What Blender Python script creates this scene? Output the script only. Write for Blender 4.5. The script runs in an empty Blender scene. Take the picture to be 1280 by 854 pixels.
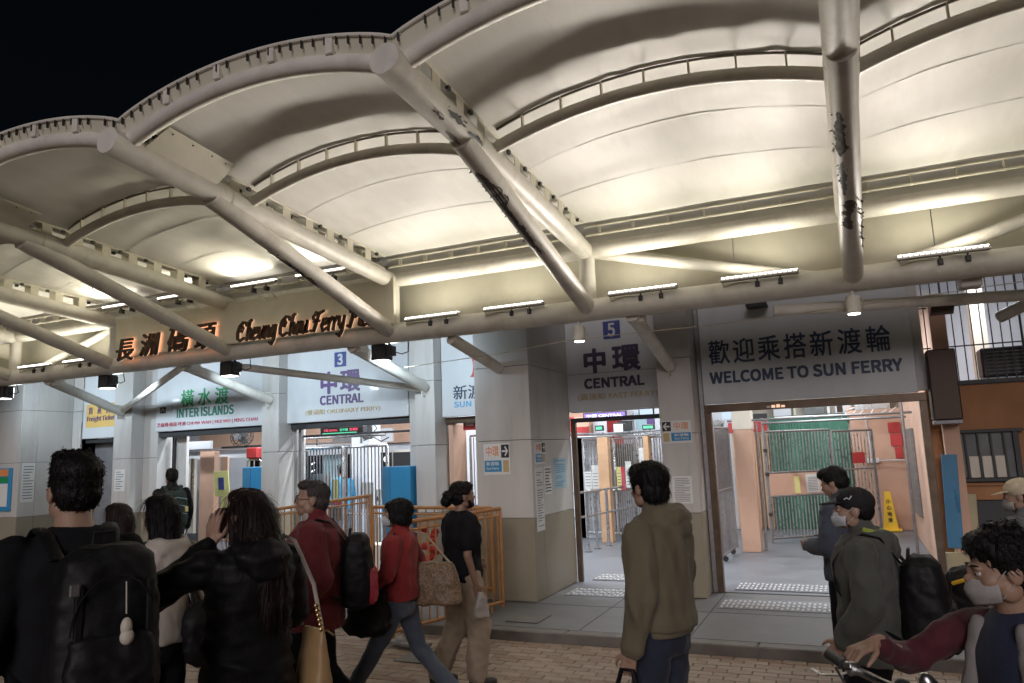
import bpy, math, random
import numpy as np
from mathutils import Vector, Matrix, Euler, noise
random.seed(7)
S = bpy.context.scene
COL = S.collection
PI = math.pi

# ------------------------------------------------------------------ camera
cam_d = bpy.data.cameras.new('camera'); cam = bpy.data.objects.new('camera', cam_d); COL.objects.link(cam)
S.camera = cam
_p, _r, _y = .14888, -.038257, -.41774
_f = Vector((math.sin(_y)*math.cos(_p), math.cos(_y)*math.cos(_p), math.sin(_p)))
_rt = Vector((math.cos(_y), -math.sin(_y), 0)); _up = _rt.cross(_f)
_a = math.cos(_r)*_rt + math.sin(_r)*_up; _b = -math.sin(_r)*_rt + math.cos(_r)*_up
cam.matrix_world = Matrix(((_a.x, _b.x, -_f.x, 0), (_a.y, _b.y, -_f.y, 0), (_a.z, _b.z, -_f.z, 1.75), (0, 0, 0, 1)))
cam_d.sensor_width = 36; cam_d.lens = 927.2/1280*36; cam_d.clip_start = .05; cam_d.clip_end = 500

# ------------------------------------------------------------------ world, fill, exposure
w = bpy.data.worlds.new('World'); S.world = w; w.use_nodes = True
nt = w.node_tree; bg = nt.nodes['Background']
sky = nt.nodes.new('ShaderNodeTexSky'); sky.sky_type = 'NISHITA'; sky.sun_disc = False
sky.sun_elevation = math.radians(20); sky.sun_rotation = math.radians(200)
nt.links.new(sky.outputs[0], bg.inputs[0]); bg.inputs[1].default_value = .0009
fill_sun_d = bpy.data.lights.new('fill_sun', 'SUN'); fill_sun = bpy.data.objects.new('fill_sun', fill_sun_d); COL.objects.link(fill_sun)
fill_sun_d.energy = .88; fill_sun_d.angle = math.radians(30); fill_sun_d.color = (1, .91, .93)  # added night fill standing in for street lighting behind the camera
fill_sun.rotation_euler = Vector((-.22, .88, -.33)).to_track_quat('-Z', 'Y').to_euler()
S.view_settings.view_transform = 'Standard'; S.view_settings.look = 'None'
S.view_settings.exposure = .32; S.view_settings.gamma = 1
S.cycles.use_denoising = True
S.cycles.max_bounces = 8; S.cycles.diffuse_bounces = 4; S.cycles.glossy_bounces = 3
S.cycles.sample_clamp_indirect = 4
S.cycles.caustics_reflective = False; S.cycles.caustics_refractive = False

# ------------------------------------------------------------------ materials
MATS = {}
def mat(name, col=(.5, .5, .5), rough=.6, metal=0, nscale=0, namt=.15, bump=0, bscale=40, spec=.5, emit=None, estr=0, trans=0, stretch=None, sheen=0, sss=0, dirt=0, dscale=1.3, dcol=(.12, .1, .08), coat=0):
    m = bpy.data.materials.new(name); m.use_nodes = True; MATS[name] = m
    t = m.node_tree; n = t.nodes; l = t.links; b = n['Principled BSDF']
    b.inputs['Roughness'].default_value = rough; b.inputs['Metallic'].default_value = metal
    b.inputs['Specular IOR Level'].default_value = spec
    b.inputs['Sheen Weight'].default_value = sheen
    b.inputs['Coat Weight'].default_value = coat
    if sss: b.inputs['Subsurface Weight'].default_value = sss; b.inputs['Subsurface Radius'].default_value = (.02, .008, .004)
    c4 = (*col, 1); b.inputs['Base Color'].default_value = c4
    tc = n.new('ShaderNodeTexCoord'); mp = n.new('ShaderNodeMapping'); l.new(tc.outputs['Object'], mp.inputs[0])
    if stretch: mp.inputs['Scale'].default_value = stretch
    out = None
    if nscale:
        no = n.new('ShaderNodeTexNoise'); no.inputs['Scale'].default_value = nscale; no.inputs['Detail'].default_value = 6
        l.new(mp.outputs[0], no.inputs[0])
        mx = n.new('ShaderNodeMix'); mx.data_type = 'RGBA'
        mr = n.new('ShaderNodeMapRange'); mr.inputs[1].default_value = .3; mr.inputs[2].default_value = .7; l.new(no.outputs[0], mr.inputs[0])
        l.new(mr.outputs[0], mx.inputs[0])
        mx.inputs[6].default_value = (*[v*(1-namt) for v in col], 1); mx.inputs[7].default_value = (*[min(1, v*(1+namt)) for v in col], 1)
        out = mx.outputs[2]
        rr = n.new('ShaderNodeMapRange'); rr.inputs[3].default_value = max(.02, rough-.1); rr.inputs[4].default_value = min(1, rough+.12)
        l.new(no.outputs[0], rr.inputs[0]); l.new(rr.outputs[0], b.inputs['Roughness'])
    if dirt:
        n2 = n.new('ShaderNodeTexNoise'); n2.inputs['Scale'].default_value = dscale; n2.inputs['Detail'].default_value = 9; n2.inputs['Roughness'].default_value = .68
        l.new(mp.outputs[0], n2.inputs[0])
        m2 = n.new('ShaderNodeMapRange'); m2.inputs[1].default_value = .52; m2.inputs[2].default_value = .75; m2.inputs[4].default_value = dirt
        l.new(n2.outputs[0], m2.inputs[0]); x2 = n.new('ShaderNodeMix'); x2.data_type = 'RGBA'; l.new(m2.outputs[0], x2.inputs[0])
        if out: l.new(out, x2.inputs[6])
        else: x2.inputs[6].default_value = c4
        x2.inputs[7].default_value = (*dcol, 1); out = x2.outputs[2]
    if out: l.new(out, b.inputs['Base Color'])
    if bump:
        nb = n.new('ShaderNodeTexNoise'); nb.inputs['Scale'].default_value = bscale; nb.inputs['Detail'].default_value = 4
        l.new(mp.outputs[0], nb.inputs[0]); bp = n.new('ShaderNodeBump'); bp.inputs['Strength'].default_value = bump; bp.inputs['Distance'].default_value = .01
        l.new(nb.outputs[0], bp.inputs['Height']); l.new(bp.outputs[0], b.inputs['Normal'])
    if emit: b.inputs['Emission Color'].default_value = (*emit, 1); b.inputs['Emission Strength'].default_value = estr
    return m
M = MATS
mat('cream_paint', (.72, .695, .62), .46, nscale=5, namt=.10, bump=.10, bscale=26, spec=.4, dirt=.5, dscale=2.2, dcol=(.33, .28, .21))
mat('cream_sheet', (.66, .63, .51), .5, nscale=3, namt=.06, dirt=.3, dscale=1.6, dcol=(.38, .32, .22))
mat('peeled', (.13, .115, .10), .85, nscale=30, namt=.6, bump=.5, bscale=90)
mat('flake', (.25, .23, .20), .7)
mat('membrane', (.73, .72, .67), .55, nscale=2.5, namt=.04, bump=.2, bscale=4.5, dirt=.22, dscale=1.5, dcol=(.42, .38, .32), stretch=(3, 1, 1))
mat('seam', (.61, .60, .565), .6)
mat('rail_dark', (.20, .18, .15), .6)
mat('hook', (.03, .03, .03), .5)
mat('clad', (.54, .52, .49), .42, nscale=2, namt=.06, dirt=.45, dscale=2.6, dcol=(.33, .30, .26), stretch=(2.2, 2.2, .35))
mat('clad_tan', (.29, .255, .19), .42, nscale=2, namt=.06, dirt=.25, dscale=3, dcol=(.12, .1, .08))
mat('joint', (.05, .05, .05), .8)
mat('sign_white', (.60, .62, .63), .36, nscale=1.5, namt=.06, dirt=.25, dscale=1.8, dcol=(.42, .42, .41), stretch=(1.5, 1, .6), coat=.08)
mat('frame_brown', (.14, .10, .07), .35, metal=.6, nscale=8, namt=.2)
mat('steel', (.55, .55, .55), .28, metal=1, nscale=12, namt=.08)
mat('steel_dull', (.30, .29, .29), .45, metal=.8, nscale=20, namt=.15)
mat('black_metal', (.03, .03, .032), .5, nscale=10)
mat('concrete', (.14, .135, .13), .6, nscale=3, namt=.18, bump=.25, bscale=60, dirt=.55, dscale=1.1, dcol=(.08, .08, .08))
mat('floor_in', (.15, .155, .17), .42, nscale=2, namt=.14, bump=.12, bscale=30, dirt=.4, dscale=1.8, dcol=(.11, .115, .13))
mat('kerb', (.155, .14, .125), .7, nscale=6, namt=.2, bump=.3, bscale=70, dirt=.4, dcol=(.05, .05, .05))
for i, c in enumerate(((.31, .24, .185), (.275, .21, .16), (.34, .265, .205), (.265, .185, .14))):
    mat('paver%d' % i, c, .75, nscale=14, namt=.16, bump=.4, bscale=90, dirt=.35, dscale=5, dcol=(.13, .1, .08))
mat('mortar', (.17, .135, .105), .9, nscale=20)
mat('slab', (.22, .21, .20), .75, nscale=5, namt=.15, bump=.3)
mat('tactile', (.50, .50, .49), .5, nscale=20, namt=.2)
mat('orange_wall', (.62, .39, .28), .7, nscale=2, namt=.07, dirt=.25, dscale=3, dcol=(.35, .2, .14))
mat('orange_dark', (.40, .19, .085), .75, nscale=3, namt=.15, dirt=.4, dscale=2.5, dcol=(.16, .08, .045))
mat('wall_white', (.68, .70, .74), .6, nscale=2, namt=.04, dirt=.15, dcol=(.4, .4, .4))
mat('wall_cream', (.70, .64, .54), .6, nscale=3, namt=.06, dirt=.2, dcol=(.4, .35, .3))
mat('green_sheet', (.07, .22, .15), .45, nscale=3, namt=.2, dirt=.3, dcol=(.02, .09, .06))
mat('slat_beige', (.62, .38, .22), .6, nscale=4, namt=.1)
mat('red_paint', (.52, .05, .05), .5, nscale=5)
mat('blue_paint', (.04, .26, .50), .4, nscale=2, namt=.06)
mat('blue_board', (.05, .21, .38), .45, nscale=3, namt=.12, dirt=.3, dcol=(.05, .1, .16))
mat('cream_board', (.42, .36, .22), .6, nscale=4, namt=.1)
mat('yellow', (.82, .50, .03), .45, nscale=5, namt=.08)
mat('orange_rail', (.40, .19, .065), .42, nscale=9, namt=.12, dirt=.4, dscale=6, dcol=(.16, .08, .04))
mat('paper', (.72, .72, .70), .7, nscale=3, namt=.03)
mat('paper_yellow', (.78, .75, .30), .7)
mat('paper_blue', (.35, .50, .55), .7, nscale=4, namt=.1)
mat('ink', (.03, .03, .035), .6)
mat('ink_grey', (.22, .22, .23), .6)
mat('orange_ink', (.75, .28, .10), .6)
mat('purple', (.11, .055, .19), .5)
mat('purple_shaded', (.065, .04, .09), .5)  # copy of purple with the fast ferry sign's dim light put into it
mat('navy', (.02, .045, .10), .45)
mat('navy_blue', (.05, .07, .25), .45)
mat('green_ink', (.02, .30, .10), .5)
mat('teal_ink', (.02, .20, .13), .5)
mat('red_ink', (.55, .06, .10), .5)
mat('gold_ink', (.52, .40, .20), .5)
mat('sky_ink', (.10, .38, .62), .5)
mat('sign_yellow', (.70, .46, .14), .5)
mat('letter_brown', (.055, .03, .018), .45, metal=.3)
mat('halo', (.8, .5, .3), .6, emit=(1, .66, .46), estr=.7)
mat('led_dim', (.9, .9, .9), .4, emit=(1, .95, .86), estr=1.0)
mat('led', (.9, .9, .9), .4, emit=(1, .95, .85), estr=4)
mat('led_body', (.35, .34, .32), .4, metal=.7)
mat('lamp_face', (.9, .9, .9), .4, emit=(1, .97, .92), estr=6)
mat('tube_light', (.9, .9, .9), .4, emit=(.93, .97, 1), estr=16)
mat('screen_blue', (.1, .1, .1), .3, emit=(.55, .72, 1), estr=.8)
mat('screen_purple', (.1, .1, .1), .3, emit=(.30, .12, .85), estr=.8)
mat('screen_green', (.1, .1, .1), .3, emit=(.1, .8, .45), estr=.9)
mat('screen_red', (.1, .1, .1), .3, emit=(.9, .08, .15), estr=.9)
mat('screen_white', (.1, .1, .1), .3, emit=(.9, .95, 1), estr=1.6)
mat('void_shade', (.01, .01, .012), .8)
mat('glass_grey', (.16, .17, .17), .2, nscale=3, namt=.3)
mat('cable', (.45, .40, .28), .6)
mat('cable_dark', (.04, .04, .04), .6)
mat('shutter', (.28, .28, .29), .5, metal=.4, nscale=5)
mat('white_plastic', (.75, .75, .75), .4)

# ------------------------------------------------------------------ mesh builder
class MB:
    def __init__(s): s.v = []; s.f = []; s.m = []; s.k = 0
    def add(s, vs, fs):
        o = len(s.v); s.v += [tuple(v) for v in vs]; s.f += [tuple(i+o for i in f) for f in fs]; s.m += [s.k]*len(fs); return s
    def box(s, x0, x1, y0, y1, z0, z1, b=0):
        if b:
            return s.obox(((x0+x1)/2, (y0+y1)/2, (z0+z1)/2), ((x1-x0)/2, 0, 0), (0, (y1-y0)/2, 0), (0, 0, (z1-z0)/2), b)
        s.add([(x0,y0,z0),(x1,y0,z0),(x1,y1,z0),(x0,y1,z0),(x0,y0,z1),(x1,y0,z1),(x1,y1,z1),(x0,y1,z1)],
              [(0,3,2,1),(4,5,6,7),(0,1,5,4),(1,2,6,5),(2,3,7,6),(3,0,4,7)]); return s
    def obox(s, c, u, v, w, b=0):
        c, u, v, w = Vector(c), Vector(u), Vector(v), Vector(w)
        if not b:
            P = [c+i*u+j*v+k*w for k in (-1,1) for j in (-1,1) for i in (-1,1)]
            return s.add(P, [(0,2,3,1),(4,5,7,6),(0,1,5,4),(1,3,7,5),(3,2,6,7),(2,0,4,6)])
        L = [u.length, v.length, w.length]; q = [max(.05, 1-b/x) if x > 0 else 1 for x in L]
        P = []; idx = {}
        for i in (-1,1):
            for j in (-1,1):
                for k in (-1,1):
                    for a in range(3):
                        t = [i, j, k]; t2 = [t[n]*(q[n] if n != a else 1) for n in range(3)]
                        idx[(i,j,k,a)] = len(P); P.append(c+t2[0]*u+t2[1]*v+t2[2]*w)
        F = []
        for a in range(3):
            o1, o2 = [n for n in range(3) if n != a]
            for sg in (-1,1):
                q4 = []
                for (p, r) in ((-1,-1),(1,-1),(1,1),(-1,1)):
                    t = [0,0,0]; t[a] = sg; t[o1] = p; t[o2] = r; q4.append(idx[(*t, a)])
                F.append(tuple(q4))
        for a in range(3):
            o1, o2 = [n for n in range(3) if n != a]
            for p in (-1,1):
                for r in (-1,1):
                    A = [0,0,0]; A[a] = -1; A[o1] = p; A[o2] = r; B = list(A); B[a] = 1
                    F.append((idx[(*A,o1)], idx[(*B,o1)], idx[(*B,o2)], idx[(*A,o2)]))
        for i in (-1,1):
            for j in (-1,1):
                for k in (-1,1): F.append((idx[(i,j,k,0)], idx[(i,j,k,1)], idx[(i,j,k,2)]))
        return s.add(P, F)
    def tube(s, pts, r, n=12, cap=True, sq=None):
        pts = [Vector(p) for p in pts]; N = len(pts)
        rs = r if isinstance(r, (list, tuple)) else [r]*N
        V = []; prev = None
        for i, p in enumerate(pts):
            t = (pts[min(i+1, N-1)]-pts[max(i-1, 0)]).normalized()
            if prev is None:
                a = Vector((0,0,1)) if abs(t.z) < .9 else Vector((0,1,0)); u = t.cross(a).normalized()
            else: u = (prev-t*prev.dot(t)).normalized()
            prev = u; v = t.cross(u)
            ry = rs[i]*(sq if sq else 1)
            for k in range(n):
                g = 2*PI*k/n; V.append(p+u*math.cos(g)*rs[i]+v*math.sin(g)*ry)
        F = [(i*n+k, i*n+(k+1)%n, (i+1)*n+(k+1)%n, (i+1)*n+k) for i in range(N-1) for k in range(n)]
        if cap: F += [tuple(range(n))[::-1], tuple(range((N-1)*n, N*n))]
        return s.add(V, F)
    def loft(s, rings, n=20, e=2.3, cap=True):
        # rings: (cx, cy, cz, rx, ry)  horizontal superellipse rings
        V = []
        for (cx, cy, cz, rx, ry) in rings:
            for k in range(n):
                g = 2*PI*k/n; c_, s_ = math.cos(g), math.sin(g)
                V.append((cx+rx*math.copysign(abs(c_)**(2/e), c_), cy+ry*math.copysign(abs(s_)**(2/e), s_), cz))
        N = len(rings)
        F = [(i*n+k, i*n+(k+1)%n, (i+1)*n+(k+1)%n, (i+1)*n+k) for i in range(N-1) for k in range(n)]
        if cap: F += [tuple(range(n))[::-1], tuple(range((N-1)*n, N*n))]
        return s.add(V, F)
    def ell(s, c, r, n=16, m=10, rot=None):
        V = []; r = r if isinstance(r, (list, tuple)) else (r, r, r)
        for i in range(m+1):
            t = PI*i/m
            for k in range(n):
                g = 2*PI*k/n; v = Vector((r[0]*math.sin(t)*math.cos(g), r[1]*math.sin(t)*math.sin(g), r[2]*math.cos(t)))
                if rot: v = rot @ v
                V.append(v+Vector(c))
        F = [((i+1)*n+k, (i+1)*n+(k+1)%n, i*n+(k+1)%n, i*n+k) for i in range(m) for k in range(n)]
        return s.add(V, F)
    def cap2(s, a, b, ra, rb, n=14):
        # tapered capsule, closed
        a, b = Vector(a), Vector(b); t = (b-a); L = t.length or 1e-6; t = t/L
        P = []; R = []
        for q in (1, .8, .45): P.append(a-t*ra*math.sin(q*PI/2)); R.append(max(.002, ra*math.cos(q*PI/2)))
        P.append(a); R.append(ra); P.append(b); R.append(rb)
        for q in (.45, .8, 1): P.append(b+t*rb*math.sin(q*PI/2)); R.append(max(.002, rb*math.cos(q*PI/2)))
        return s.tube(P, R, n)
    def chain(s, pts, rs, n=14):
        for i in range(len(pts)-1): s.cap2(pts[i], pts[i+1], rs[i], rs[i+1], n)
        return s
    def prism(s, poly, y0, y1):   # polygon in x,z extruded along y
        n = len(poly); V = [(x, y0, z) for x, z in poly]+[(x, y1, z) for x, z in poly]
        F = [tuple(range(n)), tuple(range(n, 2*n))[::-1]]+[(i, i+n, (i+1)%n+n, (i+1)%n) for i in range(n)]
        return s.add(V, F)
    def grid(s, fn, nu, nv):
        V = [fn(i/nu, j/nv) for j in range(nv+1) for i in range(nu+1)]
        return s.add(V, [(j*(nu+1)+i, j*(nu+1)+i+1, (j+1)*(nu+1)+i+1, (j+1)*(nu+1)+i) for j in range(nv) for i in range(nu)])

def mesh_of(name, mb, mats, smooth=False, fix=True):
    me = bpy.data.meshes.new(name); me.from_pydata(mb.v, [], mb.f)
    ms = mats if isinstance(mats, (list, tuple)) else [mats]
    for m in ms: me.materials.append(M[m] if isinstance(m, str) else m)
    if len(ms) > 1: me.polygons.foreach_set('material_index', mb.m)
    me.update()
    if fix:
        import bmesh
        bm = bmesh.new(); bm.from_mesh(me); bmesh.ops.recalc_face_normals(bm, faces=bm.faces); bm.to_mesh(me); bm.free()
    if smooth:
        me.shade_smooth(); me.set_sharp_from_angle(angle=math.radians(42))
    return me
def link(name, me, parent=None, loc=(0,0,0)):
    o = bpy.data.objects.new(name, me); COL.objects.link(o); o.location = loc
    if parent: o.parent = parent
    return o
def root_of(o):
    v = Vector((0,0,0))
    while o: v += Vector(o.location); o = o.parent
    return v
def part(name, mb, mats, parent=None, smooth=False, label=None, kind=None, world=True, fix=True):
    """mesh object under parent; coordinates are world ones unless world=False"""
    if parent and world:
        d = root_of(parent); mb.v = [(x-d.x, y-d.y, z-d.z) for x, y, z in mb.v]
    o = link(name, mesh_of(name, mb, mats, smooth, fix), parent)
    if label: o['label'] = label
    if kind: o['kind'] = kind
    return o
def thing(name, label, cat, loc=(0,0,0), group=None, rz=0):
    o = bpy.data.objects.new(name, None); COL.objects.link(o); o.location = loc; o.rotation_euler = (0,0,rz)
    o.empty_display_size = .2
    o['label'] = label; o['category'] = cat
    if group: o['group'] = group
    return o
def tag(o, label, cat, group=None):
    o['label'] = label; o['category'] = cat
    if group: o['group'] = group
    return o
def struct(name, mb, mats, smooth=False):
    o = part(name, mb, mats, None, smooth); o['kind'] = 'structure'; return o
def copy_tree(o, parent=None):
    c = o.copy(); COL.objects.link(c); c.parent = parent
    for ch in list(o.children): copy_tree(ch, c)
    return c
SANS = None
try:
    import os
    SANS = bpy.data.fonts.load(os.path.join(bpy.utils.system_resource('DATAFILES'), 'fonts', 'Noto Sans CJK Regular.woff2'))   # ships with Blender
except Exception: pass
def text_mb(body, bold=0, shear=0, extrude=0, res=3):
    c = bpy.data.curves.new('text', 'FONT'); c.body = body
    if SANS and all(ord(q) < 128 for q in body): c.font = SANS
    c.offset = bold; c.shear = shear; c.extrude = extrude; c.resolution_u = res
    o = bpy.data.objects.new('text', c); COL.objects.link(o)
    dg = bpy.context.evaluated_depsgraph_get(); me = bpy.data.meshes.new_from_object(o.evaluated_get(dg))
    v = [tuple(q.co) for q in me.vertices]; f = [tuple(p.vertices) for p in me.polygons]
    bpy.data.objects.remove(o); bpy.data.curves.remove(c); bpy.data.meshes.remove(me)
    return v, f
def text(name, body, x0, x1, z0, z1, Y, m, parent, bold=.01, shear=0, depth=.006, along='x', fixx=None, smooth=False):
    """lettering fitted to a box on a wall that faces -Y (along='x') or +X (along='y', x0..x1 are then y values)"""
    v, f = text_mb(body, 0, shear, .5)
    xs = [a[0] for a in v]; ys = [a[1] for a in v]; zs = [a[2] for a in v]
    ax, bx, ay, by, az, bz = min(xs), max(xs), min(ys), max(ys), min(zs), max(zs)
    mb = MB(); V = []
    for (x, y, z) in v:
        X = x0+(x-ax)/(bx-ax)*(x1-x0); Z = z0+(y-ay)/(by-ay)*(z1-z0); D = (z-az)/(bz-az)
        V.append((X, D*depth, Z))
    cs = [(0, 0)]
    if bold:
        q = bold/(bx-ax)*(x1-x0); cs = [(-q, -q), (q, -q), (q, q), (-q, q)]
        if bold > .018: cs += [(0, 1.3*q), (0, -1.3*q), (1.3*q, 0), (-1.3*q, 0)]
    for i, (dx, dz) in enumerate(cs):
        W_ = [(X+dx, D*(1+.04*i), Z+dz) for X, D, Z in V]
        mb.add([(X, Y-D, Z) for X, D, Z in W_] if along == 'x' else [(Y+D, X, Z) for X, D, Z in W_], f)
    return part(name, mb, m, parent, smooth, fix=False)
def area(name, loc, dirv, sx, sy, e, col=(1,1,1), spread=None):
    d = bpy.data.lights.new(name, 'AREA'); d.shape = 'RECTANGLE'; d.size = sx; d.size_y = sy; d.energy = e; d.color = col
    if spread: d.spread = math.radians(spread)
    o = bpy.data.objects.new(name, d); COL.objects.link(o); o.location = loc
    o.rotation_euler = Vector(dirv).to_track_quat('-Z', 'Y').to_euler()
    return o
# ================================================================== GROUND
g = MB(); g.box(-60, 60, -60, 7.06, -.40, -.165); struct('ground', g, 'mortar')
g = MB(); g.box(-60, 60, 7.2, 9.44, -.4, 0); struct('apron_pavement', g, 'concrete')
g = MB(); g.box(-60, 60, 9.44, 60, -.4, -.003); struct('hall_floor', g, 'floor_in')
# pavers: the 300 that show largest are objects, the rest one part
pav = MB(); pav.box(-60, 60, -60, 7.05, -.1645, -.112)
pave = struct('plaza_paving', pav, 'mortar')
BL, BW = .20, .10
spots = []
for j in range(26):
    yc = 7.0-j*BW
    for i in range(-52, 12):
        xc = i*BL+(BL/2 if j % 2 else 0)
        spots.append((xc, yc))
def seen(x, y):   # rough view wedge of the photographed strip
    return -2.75-(y-5.78)*1.6 < x < .5 and y > 5.3+.30*max(0, x+3.6)
near = sorted([p for p in spots if seen(*p)], key=lambda p: (p[0]+1)**2*.35+(p[1])**2)[:298]
nearset = set(near)
protos = []
for k in range(4):
    mb = MB(); mb.obox((0, 0, -.03), (BL/2-.004, 0, 0), (0, BW/2-.004, 0), (0, 0, .03), .005); protos.append(mesh_of('brick', mb, 'paver%d' % k))
rest = [MB(), MB(), MB(), MB()]
for (x, y) in spots:
    k = random.choices((0, 1, 2, 3), (5, 3, 4, 2))[0]; dz = random.uniform(-.003, .003)
    if (x, y) in nearset:
        o = link('brick', protos[k], pave, (x, y, -.1+dz)); o.rotation_euler = (random.uniform(-.012, .012), random.uniform(-.006, .006), random.uniform(-.01, .01))
    else:
        rest[k].box(x-BL/2+.004, x+BL/2-.004, y-BW/2+.004, y+BW/2-.004, -.15, -.1+dz)
allb = MB()
for k in range(4): allb.k = k; allb.add(rest[k].v, rest[k].f)
part('paver_field', allb, ['paver0', 'paver1', 'paver2', 'paver3'], pave, kind='stuff')
for y0, y1 in ((-3, 4.44),):
    mb = MB(); mb.box(-60, 60, -60, y1, -.15, -.101); part('far_paving', mb, 'paver0', pave)
mb = MB(); mb.box(-60, -10.52, 4.45, 7.05, -.15, -.101); mb.box(2.42, 60, 4.45, 7.05, -.15, -.101); part('side_paving', mb, 'paver0', pave)
kb = MB(); kb.box(-60, 60, 7.055, 7.2, -.4, -.02); kerb = struct('kerb', kb, 'kerb')
for i in range(-16, 6):
    mb = MB(); mb.box(i*.9+.006, i*.9+.894, 7.05, 7.205, -.2, random.uniform(-.004, .004), .01); part('kerb_stone', mb, 'kerb', kerb)
# joints scored in the apron + a threshold line
mb = MB()
for x in (-9.2, -6.6, -4.05, -2.6, -1.52, .2): mb.box(x, x+.012, 7.21, 9.43, 0, .0015)
mb.box(-12, 3, 8.32, 8.334, 0, .0014); mb.box(-2, 1.2, 9.42, 9.46, 0, .006)
part('apron_joint', mb, 'joint', bpy.data.objects['apron_pavement'], kind='stuff')
mb = MB(); mb.box(-3.46, -3.1, 7.35, 7.75, .001, .012); mb.box(-4.0, -3.6, 6.05, 6.4, -.1, -.088)
drain = part('drain_cover', mb, 'kerb', bpy.data.objects['apron_pavement'])
def tactile(lbl, x0, x1, y0, y1):
    t = thing('tactile_strip', lbl, 'tactile paving', ((x0+x1)/2, (y0+y1)/2, 0), 'tactile strips at the gates')
    mb = MB(); mb.box(x0, x1, y0, y1, .0005, .006); part('base_plate', mb, 'floor_in', t)
    mb = MB(); n = int((x1-x0)/.052); m_ = int((y1-y0)/.15)
    for i in range(n):
        for j in range(m_):
            x = x0+.02+i*.052; y = y0+.02+j*.15+(.03 if i % 2 else 0)
            mb.box(x, x+.026, y, y+.10, .006, .013)
    part('raised_bar', mb, 'tactile', t, kind='stuff')
tactile('pale studded strip just inside the wide welcome doorway', -1.44, .78, 9.63, 10.2)
tactile('grey studded strip on the ground outside the wide welcome doorway', -1.47, .9, 8.53, 9.08)
tactile('pale ribbed strip inside the fast ferry doorway', -3.36, -2.1, 9.95, 10.5)
tactile('ribbed strip on the ground in front of the fast ferry doorway', -3.36, -2.2, 8.85, 9.3)

# ================================================================== PIER BUILDING
bld = thing('pier_building', 'grey clad ferry pier building with tan dado, pillars and gated doorways', 'building', (-6, 9.6, 0))
ZJ = [0, .966, 1.9, 2.815, 3.73, 4.6]
def pillar(x0, x1, y0, y1, ysplit=None, left=False, fsplit=None):
    mb = MB(); mb.box(x0+.02, x1-.02, y0+.02, y1, 0, 4.6)
    p = part('pillar', mb, 'joint', bld)
    g_ = .006
    for a, b in zip(ZJ[:-1], ZJ[1:]):
        m = 'clad_tan' if a == 0 else 'clad'
        xs = [x0]+(fsplit or [])+[x1]
        for q0, q1 in zip(xs[:-1], xs[1:]):
            mb = MB(); mb.box(q0+(0 if q0 == x0 else g_/2), q1-(0 if q1 == x1 else g_/2), y0, y0+.018, a+g_, b, .003); part('cladding_panel', mb, m, p)
        ys = [y0+.0185]+([ysplit] if ysplit else [])+[y1]
        for q0, q1 in zip(ys[:-1], ys[1:]):
            mb = MB(); mb.box(x1-.018, x1, q0, q1-g_, a+g_, b, .003); part('cladding_panel', mb, m, p)
        if left:
            mb = MB(); mb.box(x0, x0+.018, y0+.0185, y1, a+g_, b, .003); part('cladding_panel', mb, m, p)
    return p
pillar(-4.262, -3.513, 8.367, 9.80, 8.68, True)             # the big one in front
pillar(-2.075, -1.66, 9.01, 9.84, 9.3, True)                # between the two right doors
pillar(-5.62, -5.30, 9.15, 9.86, 9.5, True)                 # left of the company sign
pillar(-8.45, -8.11, 9.15, 9.80, 9.48, True)
pillar(-11.82, -11.38, 9.15, 9.80, 9.42, True)
pillar(-14.6, -13.22, 8.42, 9.66, 8.72, True)               # far left block
# wall strips beside the pillars and infill wall with hatch
def wallbox(nm, x0, x1, y0, y1, z0, z1, m='clad', b=.004):
    mb = MB(); mb.box(x0, x1, y0, y1, z0, z1, b); return part(nm, mb, m, bld)
def strip(x0, x1, y, sp=ZJ):
    mb = MB(); mb.box(x0, x1, y+.02, y+.3, 0, 4.6); p = part('wall_strip', mb, 'joint', bld)
    mb = MB(); mb.box(x1+.001, x1+.018, y, y+.32, 0, 4.6); part('return_panel', mb, 'clad', p)
    for a, b in zip(sp[:-1], sp[1:]):
        mb = MB(); mb.box(x0, x1, y, y+.018, a+.006, b, .003); part('cladding_panel', mb, 'clad_tan' if a == 0 else 'clad', p)
strip(-5.84, -5.625, 9.35); strip(-11.375, -11.04, 9.40); strip(-13.215, -12.95, 9.64); strip(-12.95, -12.93, 9.36)
strip(-14.9, -14.0, 10.4)
strip(-13.21, -12.93, 9.36)
wallbox('end_wall', -24, -14.605, 9.2, 9.4, 0, 4.6)
h = wallbox('access_hatch', -13.18, -12.95, 9.34, 9.357, 1.95, 2.62)
# slabs of wall over the doorways
for (x0, x1, y) in ((-13.0, -11.82, 9.45), (-11.04, -8.45, 9.45), (-8.11, -5.84, 9.45), (-5.30, -4.262, 9.45), (-3.513, -2.075, 9.83), (-1.66, .86, 9.46)):
    z0 = 2.36 if x0 < -4.2 else 2.27
    wallbox('upper_wall', x0, x1, y, y+.15, z0, 4.6, 'clad')
wallbox('roof_slab', -20, 1.05, 9.99, 16.9, 3.35, 3.5, 'wall_white')
wallbox('roof_slab', 1.05, 5.5, 10.6, 15, 4.3, 4.4, 'wall_white')
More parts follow.
